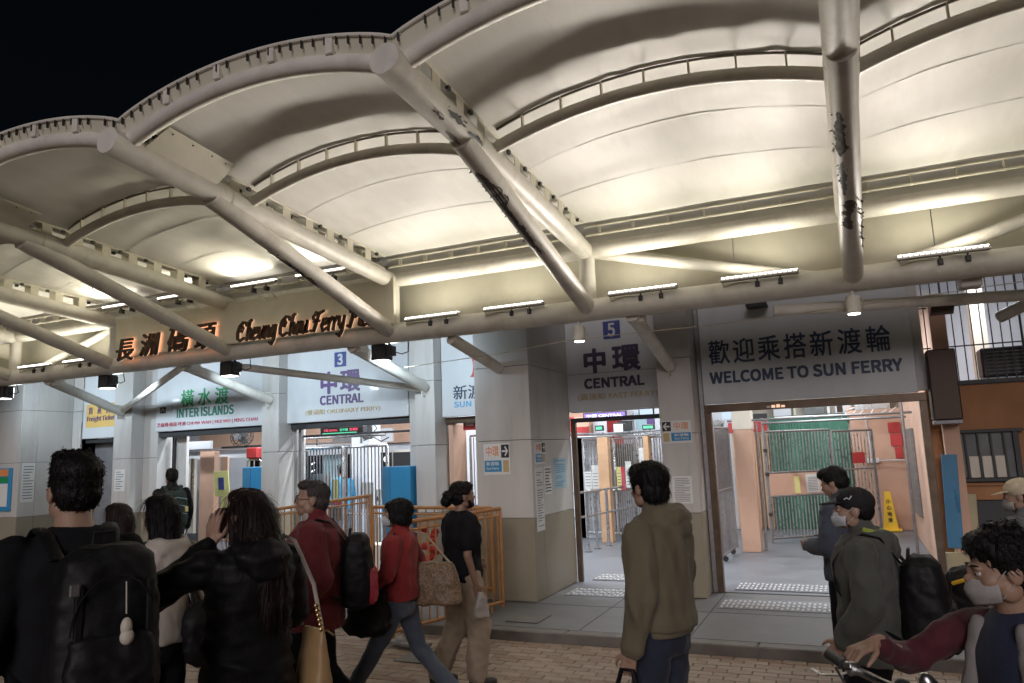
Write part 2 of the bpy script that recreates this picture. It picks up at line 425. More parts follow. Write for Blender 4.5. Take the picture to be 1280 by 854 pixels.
# black header bars, frames
def bar(nm, x0, x1, y0, y1, z0, z1, m, parent=bld): mb = MB(); mb.box(x0, x1, y0, y1, z0, z1, .003); return part(nm, mb, m, parent)
fr = bar('door_frame', -1.60, .83, 9.40, 9.50, 2.150, 2.243, 'frame_brown')
bar('frame_post', -1.60, -1.525, 9.40, 9.50, 0, 2.149, 'frame_brown', fr); bar('frame_post', .755, .83, 9.40, 9.50, 0, 2.149, 'frame_brown', fr)
bar('frame_edge', -1.655, -1.602, 9.42, 9.50, 0, 4.5, 'steel_dull', fr)
fr = bar('door_frame', -3.51, -2.08, 9.80, 9.86, 2.13, 2.19, 'black_metal')
bar('frame_post', -3.508, -3.44, 9.80, 9.86, 0, 2.129, 'frame_brown', fr)
bar('lintel', -8.10, -5.845, 9.42, 9.6, 2.25, 2.345, 'black_metal'); bar('lintel', -11.03, -8.455, 9.42, 9.6, 2.25, 2.345, 'black_metal')
bar('lintel', -12.95, -11.83, 9.42, 9.6, 2.22, 2.29, 'black_metal'); bar('lintel', -5.29, -4.27, 9.45, 9.6, 2.20, 2.29, 'frame_brown')
bar('shutter_guide', -8.06, -8.0, 9.55, 9.62, 0, 2.25, 'steel_dull'); bar('shutter_guide', -10.90, -10.86, 9.60, 9.66, 0, 2.25, 'black_metal')
bar('transom', -8.0, -5.85, 9.60, 9.63, 2.12, 2.155, 'black_metal')
bar('jamb', -5.28, -5.2, 9.5, 9.9, 0, 2.2, 'orange_wall')
# hall walls
bar('back_wall', -20, -4.6, 14.6, 14.8, 0, 3.35, 'wall_white'); bar('back_wall', -4.4, 2.5, 16.9, 17.1, 0, 3.35, 'wall_cream')
bar('side_wall', .96, 1.12, 9.52, 16.9, 0, 3.35, 'orange_wall'); bar('side_wall', -20, -19.8, 9.6, 14.6, 0, 3.35, 'wall_white')
bar('orange_band', -15.5, -4.7, 14.5, 14.59, 2.08, 2.75, 'orange_wall')
bar('hall_pier', -7.0, -6.2, 11.6, 12.2, 0, 3.35, 'wall_white'); bar('jamb_panel', -10.858, -10.62, 9.66, 9.72, 0, 2.3, 'clad')
bar('hall_pier', -8.75, -8.35, 11.9, 12.3, 0, 3.35, 'wall_white')
bar('opening_shade_panel', -12.9, -9.0, 13.6, 13.68, .9, 1.86, 'void_shade')  # solid near-black panel, the opening's darkness put into its colour
bar('ceiling_beam', -15, -9, 13.2, 13.5, 1.87, 2.08, 'wall_white'); bar('ceiling_beam', -15, -9, 13.1, 13.16, 2.09, 2.13, 'steel_dull')
bar('counter_wall', -13.4, -10.4, 13.2, 13.3, 0, 1.12, 'orange_wall')
bar('notice_partition', -14.7, -13.9, 12.9, 12.98, .2, 1.9, 'wall_cream'); bar('hall_pier', -13.8, -13.35, 12.95, 13.1, 0, 2.05, 'orange_wall')
bar('roller_shutter', -12.92, -11.84, 9.62, 9.66, 0, 2.25, 'shutter')
# W hall furniture of the far wall
o = bar('corridor_wall', .05, 1.0, 16.40, 16.6, 0, 2.34, 'orange_wall')
for x0, x1, z0, z1 in ((.72, .93, 1.86, 2.06), (.74, .95, 1.60, 1.84), (.80, .93, 1.36, 1.58)): bar('red_panel', x0, x1, 16.37, 16.395, z0, z1, 'red_paint', o)
gs = thing('corrugated_hoarding', 'dark green corrugated sheet hoarding at the end of the passage', 'hoarding', (-.7, 16.45, 0))
for i in range(9):
    mb = MB(); x = -1.50+i*.168
    mb.prism([(x, 0)]+[(x, 2.28), (x+.164, 2.28), (x+.164, 0)][0:0]+[(x+.164, 0), (x+.164, 2.28), (x, 2.28)], 16.46, 16.47)
    for q in range(3): mb.box(x+.012+q*.055, x+.04+q*.055, 16.43, 16.462, .02, 2.27)
    part('corrugated_panel', mb, 'green_sheet', gs)
sl = thing('slatted_screen', 'beige vertical slat screen with red top board beside green hoarding', 'screen', (-1.8, 16.3, 0))
for i in range(9): mb = MB(); mb.box(-2.24+i*.082, -2.19+i*.082, 16.3, 16.34, .02, 1.97, .004); part('slat', mb, 'slat_beige', sl)
mb = MB(); mb.box(-2.3, -1.52, 16.26, 16.31, 1.985, 2.2, .005); part('top_board', mb, 'red_paint', sl)
for (x, w_, m) in ((-2.5, .5, 'wall_white'), (-1.95, .06, 'steel_dull'), (-1.4, .35, 'wall_white'), (-1.0, .05, 'cream_sheet'), (-.8, .4, 'glass_grey'), (-.35, .05, 'white_plastic'), (-.2, .3, 'wall_white'), (.3, .5, 'steel_dull')):
    bar('upper_fitting', x, x+w_, 16.62, 16.75, 2.3, 2.62, m)
bar('side_door_panel', .905, .955, 13.6, 14.9, .5, 1.9, 'steel_dull')
mb = MB(); mb.tube([(.774, 12.8, 0), (.774, 12.8, 2.35)], .022, 10); mb.tube([(-1.86, 13.1, 2.14), (.93, 13.1, 2.14)], .018, 8); mb.tube([(-1.4, 14.0, 2.10), (.9, 14.0, 2.10)], .02, 8)
part('overhead_pipe', mb, 'steel_dull', bld, True)
bar('hall_pier', -1.76, -1.47, 12.97, 13.3, 0, 1.99, 'orange_wall'); bar('pier_top', -1.77, -1.46, 12.96, 13.31, 1.992, 3.34, 'wall_cream')
# orange posts of the fast ferry hall
for x, y, w_ in ((-4.47, 13.95, .21), (-3.60, 14.1, .10), (-5.2, 14.6, .2)): bar('hall_post', x, x+w_, y, y+.2, 0, 2.0, 'slat_beige')
for x0, x1, y, z0, z1, m in ((-5.2, -4.55, 16.0, 1.5, 2.6, 'red_paint'), (-4.3, -3.9, 16.2, 1.2, 2.6, 'wall_white'), (-6, -1.9, 16.4, 0, 2.7, 'wall_white'), (-5.0, -4.2, 15.6, 1.0, 1.85, 'glass_grey'), (-3.4, -2.8, 16.1, 1.9, 2.5, 'orange_wall')):
    bar('hall_fitting', x0, x1, y, y+.1, z0, z1, m)
# right-hand neighbour: orange wall with a barred window, barred upper opening
nb = thing('neighbour_wall', 'dull orange plastered wall right of the welcome doorway', 'wall', (2.5, 9.7, 0))
mb = MB(); mb.box(.842, 9, 9.66, 9.85, 0, 2.31, .004); part('wall', mb, 'orange_dark', nb)
mb = MB(); mb.box(.84, 4.5, 9.62, 9.68, 2.312, 2.36, .004); part('ledge', mb, 'black_metal', nb)
mb = MB(); mb.box(1.0, 4.3, 9.63, 9.655, 1.20, 1.235, .004); part('ledge', mb, 'orange_dark', nb)
wn = MB(); wn.box(1.04, 1.66, 9.63, 9.652, 1.29, 1.77); wo = part('window', wn, 'glass_grey', nb)
mb = MB(); mb.box(.96, 1.72, 9.58, 9.64, 1.775, 1.81, .003); mb.box(.98, 2.2, 9.58, 9.64, 1.245, 1.285, .003); mb.box(1.03, 1.085, 9.59, 9.64, 1.286, 1.774); mb.box(1.62, 1.67, 9.59, 9.64, 1.286, 1.774)
part('window_frame', mb, 'black_metal', wo)
for i in range(4): mb = MB(); x = 1.16+i*.122; mb.box(x, x+.018, 9.595, 9.61, 1.286, 1.774); part('window_bar', mb, 'black_metal', wo)
for i in range(3): mb = MB(); x = 1.19+i*.122; mb.box(x, x+.09, 9.615, 9.628, 1.29, 1.52); part('paper_sheet', mb, 'wall_cream', wo)
mb = MB(); mb.box(1.19, 1.6, 9.60, 9.655, .62, 1.05, .01); mb.k = 0; part('wall_screen', mb, 'black_metal', nb)
gr = thing('window_grille', 'row of thin dark vertical bars across the high opening at upper right', 'grille', (1.8, 9.7, 2.37))
for i in range(24): mb = MB(); x = .92+i*.092; mb.box(x, x+(.022 if i % 8 == 2 else .011), 9.70, 9.712, 2.361, 4.2); part('bar', mb, 'black_metal', gr)
for z in (2.75, 3.22, 3.62): mb = MB(); mb.box(.87, 4.2, 9.714, 9.73, z, z+.014); part('cross_bar', mb, 'black_metal', gr)
bar('upper_room_wall', .87, 9, 13.2, 13.3, 2.37, 4.3, 'wall_white'); bar('upper_room_wall', 1.05, 5.4, 9.9, 13.2, 2.312, 2.36, 'wall_white'); 
bar('upper_room_column', 1.62, 1.80, 11.4, 11.6, 2.36, 4.3, 'wall_cream'); bar('upper_room_column', 2.6, 2.9, 12.4, 12.6, 2.36, 4.3, 'wall_cream')
ac = thing('air_conditioner', 'dark boxy air conditioner behind the bars at upper right edge', 'air conditioner', (1.9, 9.85, 2.4))
mb = MB(); mb.box(1.45, 2.3, 9.80, 10.1, 2.39, 2.72, .015); part('casing', mb, 'black_metal', ac)
for i in range(7): mb = MB(); mb.box(1.5, 2.2, 9.785, 9.80, 2.42+i*.04, 2.435+i*.04); part('louvre', mb, 'ink_grey', ac)
sp_ = thing('hanging_light_box', 'dark tall box hung on the wall between welcome sign and barred window', 'box', (1.03, 9.5, 1.92))
mb = MB(); mb.box(.87, 1.145, 9.30, 9.60, 1.925, 2.70, .012); part('casing', mb, 'letter_brown', sp_)
mb = MB(); mb.box(.875, 1.14, 9.295, 9.60, 1.88, 1.923, .006); part('bottom_trim', mb, 'shutter', sp_)
# boards leaning right of the doorway
b1 = thing('blue_board', 'tall blue board standing against the orange wall right of the doorway', 'board', (.98, 9.5, 0))
mb = MB(); mb.obox((.965, 9.50, 1.05), (.075, 0, 0), (0, .012, 0), (.02, 0, .50), .003); part('panel', mb, 'blue_board', b1)
text('lettering', '5rmr', .99, 1.03, .92, 1.25, 9.486, 'sky_ink', b1, .0)
b1.children[-1].rotation_euler = (0, 0, 0)
b2 = thing('cream_board', 'tall cream board behind the blue board beside the doorway', 'board', (1.1, 9.6, 0))
mb = MB(); mb.obox((1.06, 9.55, .62), (.12, 0, 0), (0, .015, 0), (.02, 0, .50), .003); part('panel', mb, 'cream_board', b2)
mb = MB(); mb.box(.84, 1.05, 9.47, 9.53, .0, .5, .004); part('base', mb, 'cream_board', b2)

# ================================================================== SIGNS
def sign(nm, lbl, x0, x1, y, z0, z1, d=.055, m='sign_white', cat='sign', group=None):
    t = thing(nm, lbl, cat, ((x0+x1)/2, y, z0), group); mb = MB(); mb.box(x0, x1, y, y+d, z0, z1, .006); part('sign_board', mb, m, t); return t
Y = 9.35
s = sign('fascia_sign', 'wide grey welcome sign with dark blue lettering over the right doorway', -1.59, .755, 9.36, 2.248, 3.46, .07)
cx = [-1.485, -1.19, -.90, -.60, -.31, -.01, .29]
for ch, x in zip('歡迎乘搭新渡輪', cx): text('character', ch, x, x+.245, 2.735, 3.03, 9.359, 'navy', s, .012)
text('lettering', 'WELCOME TO SUN FERRY', -1.49, .625, 2.50, 2.635, 9.359, 'navy', s, .013)
mb = MB(); mb.box(-.98, -.74, 9.15, 9.355, 3.372, 3.41, .003); part('bracket_box', mb, 'black_metal', s)
Y = 9.742
s = sign('fascia_sign', 'grey sign numbered 5 for the Central fast ferry between two pillars', -3.508, -2.08, 9.745, 2.272, 3.62)
mb = MB(); mb.box(-2.945, -2.705, Y-.004, Y+.002, 3.245, 3.49); part('number_plate', mb, 'navy_blue', s); text('number', '5', -2.875, -2.78, 3.28, 3.455, Y-.006, 'sign_white', s, .01)
text('character', '中', -3.235, -2.945, 2.80, 3.12, Y, 'purple_shaded', s, .03); text('character', '環', -2.83, -2.46, 2.80, 3.13, Y, 'purple_shaded', s, .024)
text('lettering', 'CENTRAL', -3.25, -2.42, 2.585, 2.715, Y, 'purple_shaded', s, .013)
text('subtitle', '(高速船 FAST FERRY)', -3.36, -2.24, 2.41, 2.515, Y, 'gold_ink', s, .006)
mb = MB(); mb.box(-3.5, -2.09, Y-.001, Y+.001, 2.788, 2.792); part('panel_seam', mb, 'joint', s)
Y = 9.35
s = sign('fascia_sign', 'bright sign numbered 3 for the Central ordinary ferry', -8.29, -5.855, Y, 2.345, 3.62)
mb = MB(); mb.box(-7.185, -6.965, Y-.005, Y+.002, 3.17, 3.40); part('number_plate', mb, 'navy_blue', s); text('number', '3', -7.12, -7.03, 3.205, 3.365, Y-.006, 'sign_white', s, .012)
text('character', '中', -7.44, -7.15, 2.77, 3.10, Y, 'purple', s, .026); text('character', '環', -7.07, -6.72, 2.78, 3.10, Y, 'purple', s, .02)
text('lettering', 'CENTRAL', -7.46, -6.66, 2.60, 2.735, Y, 'purple', s, .011)
text('subtitle', '(普通船 ORDINARY FERRY)', -7.75, -6.35, 2.44, 2.535, Y, 'gold_ink', s, .006)
s = sign('fascia_sign', 'bright inter islands sign with green and red lettering', -11.03, -8.50, Y, 2.345, 3.62)
for ch, x in zip('橫水渡', (-10.43, -10.04, -9.65)): text('character', ch, x, x+.29, 2.745, 3.03, Y, 'green_ink', s, .014)
text('lettering', 'INTER ISLANDS', -10.52, -9.24, 2.565, 2.715, Y, 'teal_ink', s, .010)
text('subtitle', '芝麻灣·梅窩·坪洲 CHI MA WAN | MUI WO | PENG CHAU', -10.99, -8.72, 2.41, 2.495, Y, 'red_ink', s, .004)
mb = MB(); mb.box(-10.93, -10.79, Y-.003, Y+.002, 2.66, 2.77); part('emblem', mb, 'letter_brown', s)
mb = MB(); mb.tube([(-10.90, Y-.004, 2.69), (-10.86, Y-.004, 2.74), (-10.82, Y-.004, 2.70)], .008, 6); part('emblem_mark', mb, 'sign_white', s)
text('emblem_letter', '?', -10.69, -10.62, 2.66, 2.79, Y, 'paper_blue', s, .002)
s = sign('fascia_sign', 'white sign with a yellow freight ticket office panel at far left', -12.92, -11.83, Y, 2.30, 3.62)
mb = MB(); mb.box(-12.83, -11.87, Y-.004, Y+.002, 2.50, 2.93); part('yellow_panel', mb, 'sign_yellow', s)
for ch, x in zip('貨運售票處', (-12.76, -12.53, -12.30, -12.09, -11.97)): text('character', ch, x, x+.11, 2.745, 2.87, Y-.005, 'purple', s, .004)
text('lettering', 'Freight Ticket Office', -12.79, -11.72, 2.59, 2.71, Y-.005, 'purple', s, .004)
s = sign('fascia_sign', 'white ferry company sign with red petal, half hidden by the big pillar', -5.29, -4.27, Y, 2.295, 3.62)
text('character', '新渡輪', -5.095, -4.40, 2.53, 2.73, Y, 'navy', s, .006); text('lettering', 'SUN FERRY', -5.09, -4.35, 2.42, 2.50, Y, 'sky_ink', s, .006)
mb = MB()
for a0 in (0, 1, 2):
    q = [(-4.83+.18*math.sin(t)*(.35+.3*a0)+a0*.10, 2.84+.30*(1-math.cos(t))/2+.10*a0) for t in [i*PI/8 for i in range(9)]]
    mb.prism(q+[(q[-1][0]+.05, q[-1][1]-.02)]+[(x+.10, z-.01) for x, z in q[::-1]], Y-.006, Y)
part('petal_emblem', mb, 'red_paint', s)

# small notices
def lines(t, x0, x1, z0, z1, n, Yf, along='x', m='ink_grey', seed=1, th=.35):
    rr = random.Random(seed); mb = MB(); dz = (z1-z0)/n
    for i in range(n):
        z = z1-(i+1)*dz+dz*.3; a = x0+(x1-x0)*rr.uniform(0, .08); b = x1-(x1-x0)*rr.choice((0, .04, .1, .35))
        if rr.random() < .12: continue
        if along == 'x': mb.box(a, b, Yf-.0015, Yf, z, z+dz*th)
        else: mb.box(Yf, Yf+.0015, a, b, z, z+dz*th)
    part('text_line', mb, m, t, kind='stuff')
def direction_plate(x0, x1, z0, z1, Yf, lbl, flip=False, along='x'):
    t = thing('direction_plate', lbl, 'sign', (x0, Yf, z0) if along == 'x' else (Yf, x0, z0), 'small direction plates on the pillars')
    def bx(a, b, c, d, k, m, nm):
        mb = MB(); X0 = x0+(x1-x0)*a; X1 = x0+(x1-x0)*b; Z0 = z0+(z1-z0)*c; Z1 = z0+(z1-z0)*d
        if along == 'x': mb.box(X0, X1, Yf-.004-k, Yf-k, Z0, Z1)
        else: mb.box(Yf+k, Yf+.004+k, X0, X1, Z0, Z1)
        part(nm, mb, m, t)
        return X0, X1, Z0, Z1
    F = lambda a, b: (1-b, 1-a) if flip else (a, b)
    bx(0, 1, 0, 1, 0, 'paper', 'board')
    bx(*F(.68, .97), .54, .96, .004, 'ink', 'arrow_square'); bx(*F(.03, .68), .10, .46, .004, 'blue_paint', 'blue_strip'); bx(*F(.74, .95), .08, .46, .004, 'gold_ink', 'pictogram')
    a, b = F(.10, .58)
    P = lambda u: x0+(x1-x0)*u
    k = -.0042 if along == 'x' else .0042
    text('lettering', '中環', P(a), P(b), z0+(z1-z0)*.60, z0+(z1-z0)*.92, Yf+k, 'orange_ink', t, .01, depth=.001, along=along)
    text('lettering', '新渡輪', P(a), P(b), z0+(z1-z0)*.30, z0+(z1-z0)*.42, Yf+2*k, 'paper', t, .01, depth=.001, along=along)
    text('lettering', 'Sun Ferry', P(a), P(b), z0+(z1-z0)*.14, z0+(z1-z0)*.25, Yf+2*k, 'paper', t, .005, depth=.001, along=along)
    a, b = F(.72, .93)
    text('arrow', '←' if flip else '→', P(a), P(b), z0+(z1-z0)*.60, z0+(z1-z0)*.90, Yf+2*k, 'paper', t, .03, depth=.001, along=along)
    return t
direction_plate(-4.155, -3.80, 1.49, 1.87, 8.366, 'direction plate with right arrow on the front of the big pillar')
direction_plate(8.47, 8.80, 1.60, 1.87, -3.512, 'direction plate with arrow on the shaded side of the big pillar', along='y')
direction_plate(-2.06, -1.70, 1.79, 2.06, 9.009, 'direction plate with left arrow above the printed sheet on the narrow pillar', flip=True)
def notice(lbl, x0, x1, z0, z1, Yf, n, m='paper', ink='ink_grey', along='x', seed=1, group=None):
    t = thing('notice', lbl, 'notice', (x0, Yf, z0) if along == 'x' else (Yf, x0, z0), group); mb = MB()
    if along == 'x': mb.box(x0, x1, Yf-.003, Yf, z0, z1)
    else: mb.box(Yf, Yf+.003, x0, x1, z0, z1)
    part('sheet', mb, m, t); lines(t, x0+(x1-x0)*.1, x1-(x1-x0)*.1, z0+(z1-z0)*.06, z1-(z1-z0)*.06, n, Yf-.003 if along == 'x' else Yf+.003, along, ink, seed); return t
notice('long white printed notice hanging low on the side of the big pillar', 8.45, 8.70, .80, 1.56, -3.512, 22, along='y')
notice('white notice with rows of black symbols on the side of the big pillar', 8.74, 8.99, 1.22, 1.57, -3.512, 8, ink='ink', along='y', seed=3)
notice('pale blue printed notice nearest the door frame on the big pillar side', 9.07, 9.55, 1.27, 1.66, -3.512, 14, 'paper_blue', 'blue_board', along='y', seed=4)
notice('large printed sheet taped on the narrow pillar right of the hooded man', -1.98, -1.74, 1.08, 1.40, 9.009, 14, seed=5)
notice('tall white notice on the side of the far left block', 8.47, 8.70, 1.22, 1.90, -13.219, 12, along='y', seed=6)
notice('small white notice on the pillar beside the inter islands doorway', -11.75, -11.50, 1.35, 1.72, 9.149, 8, seed=8)
nb_ = thing('notice_board', 'blue framed notice board on the far left block', 'notice board', (-14.3, 8.41, 1.1))
mb = MB(); mb.box(-14.2, -13.37, 8.385, 8.418, 1.08, 1.82, .006); part('frame', mb, 'blue_paint', nb_)
mb = MB(); mb.box(-14.14, -13.44, 8.378, 8.386, 1.16, 1.55); part('lower_sheet', mb, 'paper', nb_)
mb = MB(); mb.box(-14.14, -13.44, 8.378, 8.386, 1.57, 1.66); part('green_band', mb, 'green_ink', nb_)
mb = MB(); mb.box(-14.14, -13.44, 8.378, 8.386, 1.68, 1.8); part('orange_band', mb, 'orange_ink', nb_)

# ================================================================== CANOPY
can = thing('canopy', 'cream steel tube canopy with arched white membrane roof over the pier front', 'canopy', (-4.9, 7.45, 3.0))
AX = [-14.2, -11.95, -9.67, -7.41, -4.86, -2.39, .18, 2.70, 5.2]
YC, ZL, ZU = 7.45, 3.225, 3.88
def arm_z(y): return 4.185-.088*(y-3.62)
def tube(nm, pts, r, m='cream_paint', n=16, parent=can, lbl=None): mb = MB(); mb.tube(pts, r, n); return part(nm, mb, m, parent, True, lbl)
for a, b in zip(AX[:-1], AX[1:]):
    tube('lower_chord', [(a, YC, ZL), (b, YC, ZL)], .115, n=20)
    tube('upper_chord', [(a, YC, ZU), (b, YC, ZU)], .095, n=20)
MY = 5.02
for i, x in enumerate(AX):
    hide = -9.8 < x < -7.0
    tube('upright', [(x, YC, ZL), (x, YC, ZU)], .085)
    tube('roof_arm', [(x, 3.60, arm_z(3.60)), (x, 4.9, arm_z(4.9)), (x, YC-.02, ZU-.02)], [.105, .105, .095], n=24)
    tube('strut', [(x, YC, ZL), (x, 4.6, 4.05)], .088, n=20)
    # welded seam rings
    mb = MB(); mb.tube([(x, 4.77, arm_z(4.77)), (x, 4.785, arm_z(4.785))], .108, 20); part('weld_ring', mb, 'cream_sheet', can, True)
# web diagonals between chords (behind), backing panels
for (xa, za, xb, zb) in ((AX[5], ZU, AX[6], ZL), (AX[6], ZL, AX[7], ZU), (AX[2], ZU, AX[1], ZL), (AX[1], ZL, AX[0], ZU), (AX[7], ZU, AX[8], ZL)):
    tube('web_diagonal', [(xa, YC+.13, za), (xb, YC+.13, zb)], .06)
for a, b in ((-14.2, -9.2), (-5.4, -2.42), (-2.416, -.9), (-.9, .9), (.9, 2.7), (2.7, 5.2)):
    mb = MB(); mb.box(a+.004, b-.004, YC+.30, YC+.33, 3.16, 4.0, .003); part('backing_panel', mb, 'cream_sheet', can)
mb = MB(); mb.box(-9.44, -4.73, 7.27, 7.32, 3.30, 3.86, .006); sgn_panel = part('front_panel', mb, 'cream_sheet', can)
# straight rail with brackets at the back edge of the membrane
for a, b in zip(AX[:-1], AX[1:]):
    tube('back_rail', [(a+.05, 7.28, 4.085), (b-.05, 7.28, 4.085)], .014, 'cream_sheet', 8)
    tube('back_rail', [(a+.05, 7.30, 3.995), (b-.05, 7.30, 3.995)], .014, 'cream_sheet', 8)
    tube('back_rail', [(a+.05, 7.24, 4.118), (b-.05, 7.24, 4.118)], .008, 'rail_dark', 8)
    mb = MB(); mb.box(a-.02, b-.022, 7.37, 7.38, 3.93, 4.20); mb.box(a-.02, b-.022, 7.2, 7.369, 4.165, 4.175); part('flashing', mb, 'frame_brown' if 0 else 'seam', can)
    n = 7
    for k in range(n):
        x = a+.2+(b-a-.4)*k/(n-1); mb = MB(); mb.box(x-.007, x+.007, 7.275, 7.345, 3.99, 4.09); part('bracket', mb, 'cream_sheet', can)
# arches and membrane
def rise(y):
    if y < MY: return .24+.0*(y)
    return .24*max(0, 1-((y-MY)/(7.24-MY))**1.7)
def mem_z(a, b, x, y):
    u = min(1, max(0, (x-a)/(b-a))); s = 4*u*(1-u); s = s**.9
    z = arm_z(y)+.17+s*rise(y)
    t = (y-MY)/(7.24-MY)
    if y > MY: z = z*(1-t**3*.0)+0*(t); z += (4.115-(arm_z(7.24)+.17))*t**2
    else:
        q = (y-3.56)/(MY-3.56); z -= .008*math.sin(PI*q)*(.4+.6*s); z += .03*(1-q)*(1-s)
    return z
def arch_pts(a, b, y, dz, h, n=22, inset=.0):
    return [(a+inset+(b-a-2*inset)*k/n, y, arm_z(y)+dz+h*(4*(k/n)*(1-k/n))**.95) for k in range(n+1)]
for a, b in zip(AX[:-1], AX[1:]):
    tube('front_arch', arch_pts(a, b, 3.76, .03, .235, 24), .062, n=14)
    tube('middle_arch', arch_pts(a, b, MY, .02, .23, 24), .048, n=14)
    tube('middle_arch_rail', [(x, y, mem_z(a, b, x, y)-.012) for x, y, z in arch_pts(a, b, MY, 0, .2, 24, .1)], .010, 'rail_dark', 8)
    for k in range(1, 8):
        x = a+(b-a)*k/8; zb = arm_z(MY)+.02+.23*(4*(k/8)*(1-k/8))**.95+.045; zt = mem_z(a, b, x, MY)-.012
        mb = MB(); mb.box(x-.006, x+.006, MY-.018, MY+.018, zb-.01, zt); part('arch_post', mb, 'cream_sheet', can)
    # front edge band with hooks and edge rail
    mb = MB()
    def band(u, v):
        x = a+(b-a)*u; zt = mem_z(a, b, x, 3.66)-.005; zb_ = arm_z(3.76)+.03+.235*(4*u*(1-u))**.95+.05
        return (x, 3.74-.04*v, zb_+(zt-zb_)*v)
    mb.grid(band, 40, 3); part('edge_band', mb, 'cream_sheet', can, True)
    tube('edge_rail', [(a+(b-a)*k/30, 3.695, mem_z(a, b, a+(b-a)*k/30, 3.66)+.0) for k in range(31)], .015, 'cream_paint', 8)
    for k in range(26):
        u = (k+.5)/26; x = a+(b-a)*u; z = mem_z(a, b, x, 3.66)-.02
        if random.random() < .1: continue
        mb = MB(); mb.box(x-.0035, x+.0035, 3.680, 3.70, z-.045, z+.01); part('lacing_hook', mb, 'hook', can)
    for k in range(1, 5):
        u = k/5; x = a+(b-a)*u; z = arm_z(3.76)+.03+.235*(4*u*(1-u))**.95
        mb = MB(); mb.box(x-.03, x+.03, 3.69, 3.73, z+.04, mem_z(a, b, x, 3.66)-.005, .004); part('edge_post', mb, 'cream_paint', can)
    # membrane
    mb = MB(); NU, NV = 60, 84
    def mem(u, v):
        x = a+.001+(b-a-.002)*u; y = 3.69+(7.245-3.69)*v; z = mem_z(a, b, x, y)
        e = min(u, 1-u); q = math.exp(-((y-MY+.12)/.35)**2)+.6*math.exp(-((y-3.7)/.4)**2)+.7*math.exp(-e/.12)
        z += (.008 if abs(y-MY) > .12 else .003)*q*noise.noise(Vector((x*5.5+a, y*1.4, 0)))+.006*noise.noise(Vector((x*2.2, y*5, 3+a)))
        z += .004*math.exp(-((y-MY)/.25)**2)*noise.noise(Vector((x*12, y*1.5, 7)))
        return (x, y, z)
    mb.grid(mem, NU, NV); part('membrane_panel', mb, 'membrane', can, True, fix=False)
    for y in (5.75, 6.45):
        mb = MB()
        for k in range(40):
            x0 = a+.05+(b-a-.1)*k/40; x1 = a+.05+(b-a-.1)*(k+1)/40
            z0 = mem_z(a, b, x0, y)-.003; z1 = mem_z(a, b, x1, y)-.003
            mb.add([(x0, y-.006, z0), (x1, y-.006, z1), (x1, y+.006, z1), (x0, y+.006, z0)], [(0, 1, 2, 3)])
        part('membrane_seam', mb, 'seam', can)
    # slotted upstands along each arm
    for X, sg in ((a+.055, 1), (b-.055, -1)):
        mb = MB()
        y = 3.75
        def zt(y): return mem_z(a, b, X, y)
        L = [3.75+k*.34 for k in range(11)]
        for y0, y1 in zip(L[:-1], L[1:]):
            if y1 > 7.2: break
            mb = MB(); mb.add([(X, y0, arm_z(y0)+.05), (X, y0+.11, arm_z(y0+.11)+.05), (X, y0+.11, zt(y0+.11)), (X, y0, zt(y0)), (X+sg*.006, y0, arm_z(y0)+.05), (X+sg*.006, y0+.11, arm_z(y0+.11)+.05), (X+sg*.006, y0+.11, zt(y0+.11)), (X+sg*.006, y0, zt(y0))], [(0,1,2,3),(4,5,6,7),(0,1,5,4),(1,2,6,5),(2,3,7,6),(3,0,4,7)]); part('upstand_plate', mb, 'cream_sheet', can)
        mb = MB(); mb.tube([(X, y, zt(y)-.006) for y in (3.7, 4.3, 5.0, 5.6, 6.2, 6.8, 7.2)], .013, 6); mb.tube([(X, y, arm_z(y)+.09) for y in (3.7, 5.0, 6.2, 7.2)], .008, 6); part('membrane_edge_rail', mb, 'cream_sheet', can, True)
        for k in range(10):
            y = 3.98+k*.34
            if random.random() < .25 or y > 7.1: continue
            mb = MB(); mb.box(X-.012, X+.012, y-.02, y+.02, zt(y)-.04, zt(y)-.005); part('clamp', mb, 'hook', can)
# gutter plates at the valley fronts
for x in (AX[2], AX[3], AX[4]):
    mb = MB(); X0, X1 = x+.08, x+.24
    mb.add([(X0, 3.85, arm_z(3.85)+.02), (X1, 3.95, arm_z(3.85)+.20), (X1, 4.64, arm_z(4.64)+.20), (X0, 4.58, arm_z(4.58)+.02),
            (X0+.004, 3.85, arm_z(3.85)+.03), (X1+.004, 3.95, arm_z(3.85)+.21), (X1+.004, 4.64, arm_z(4.64)+.21), (X0+.004, 4.58, arm_z(4.58)+.03)],
           [(0,1,2,3),(7,6,5,4),(0,1,5,4),(1,2,6,5),(2,3,7,6),(3,0,4,7)])
    g_ = part('gutter_plate', mb, 'cream_sheet', can)
    mb = MB()
    for y in (4.0, 4.2, 4.4, 4.55): mb.ell((X1-.015, y, arm_z(y)+.185), .008, 6, 4)
    part('rivet', mb, 'hook', can)
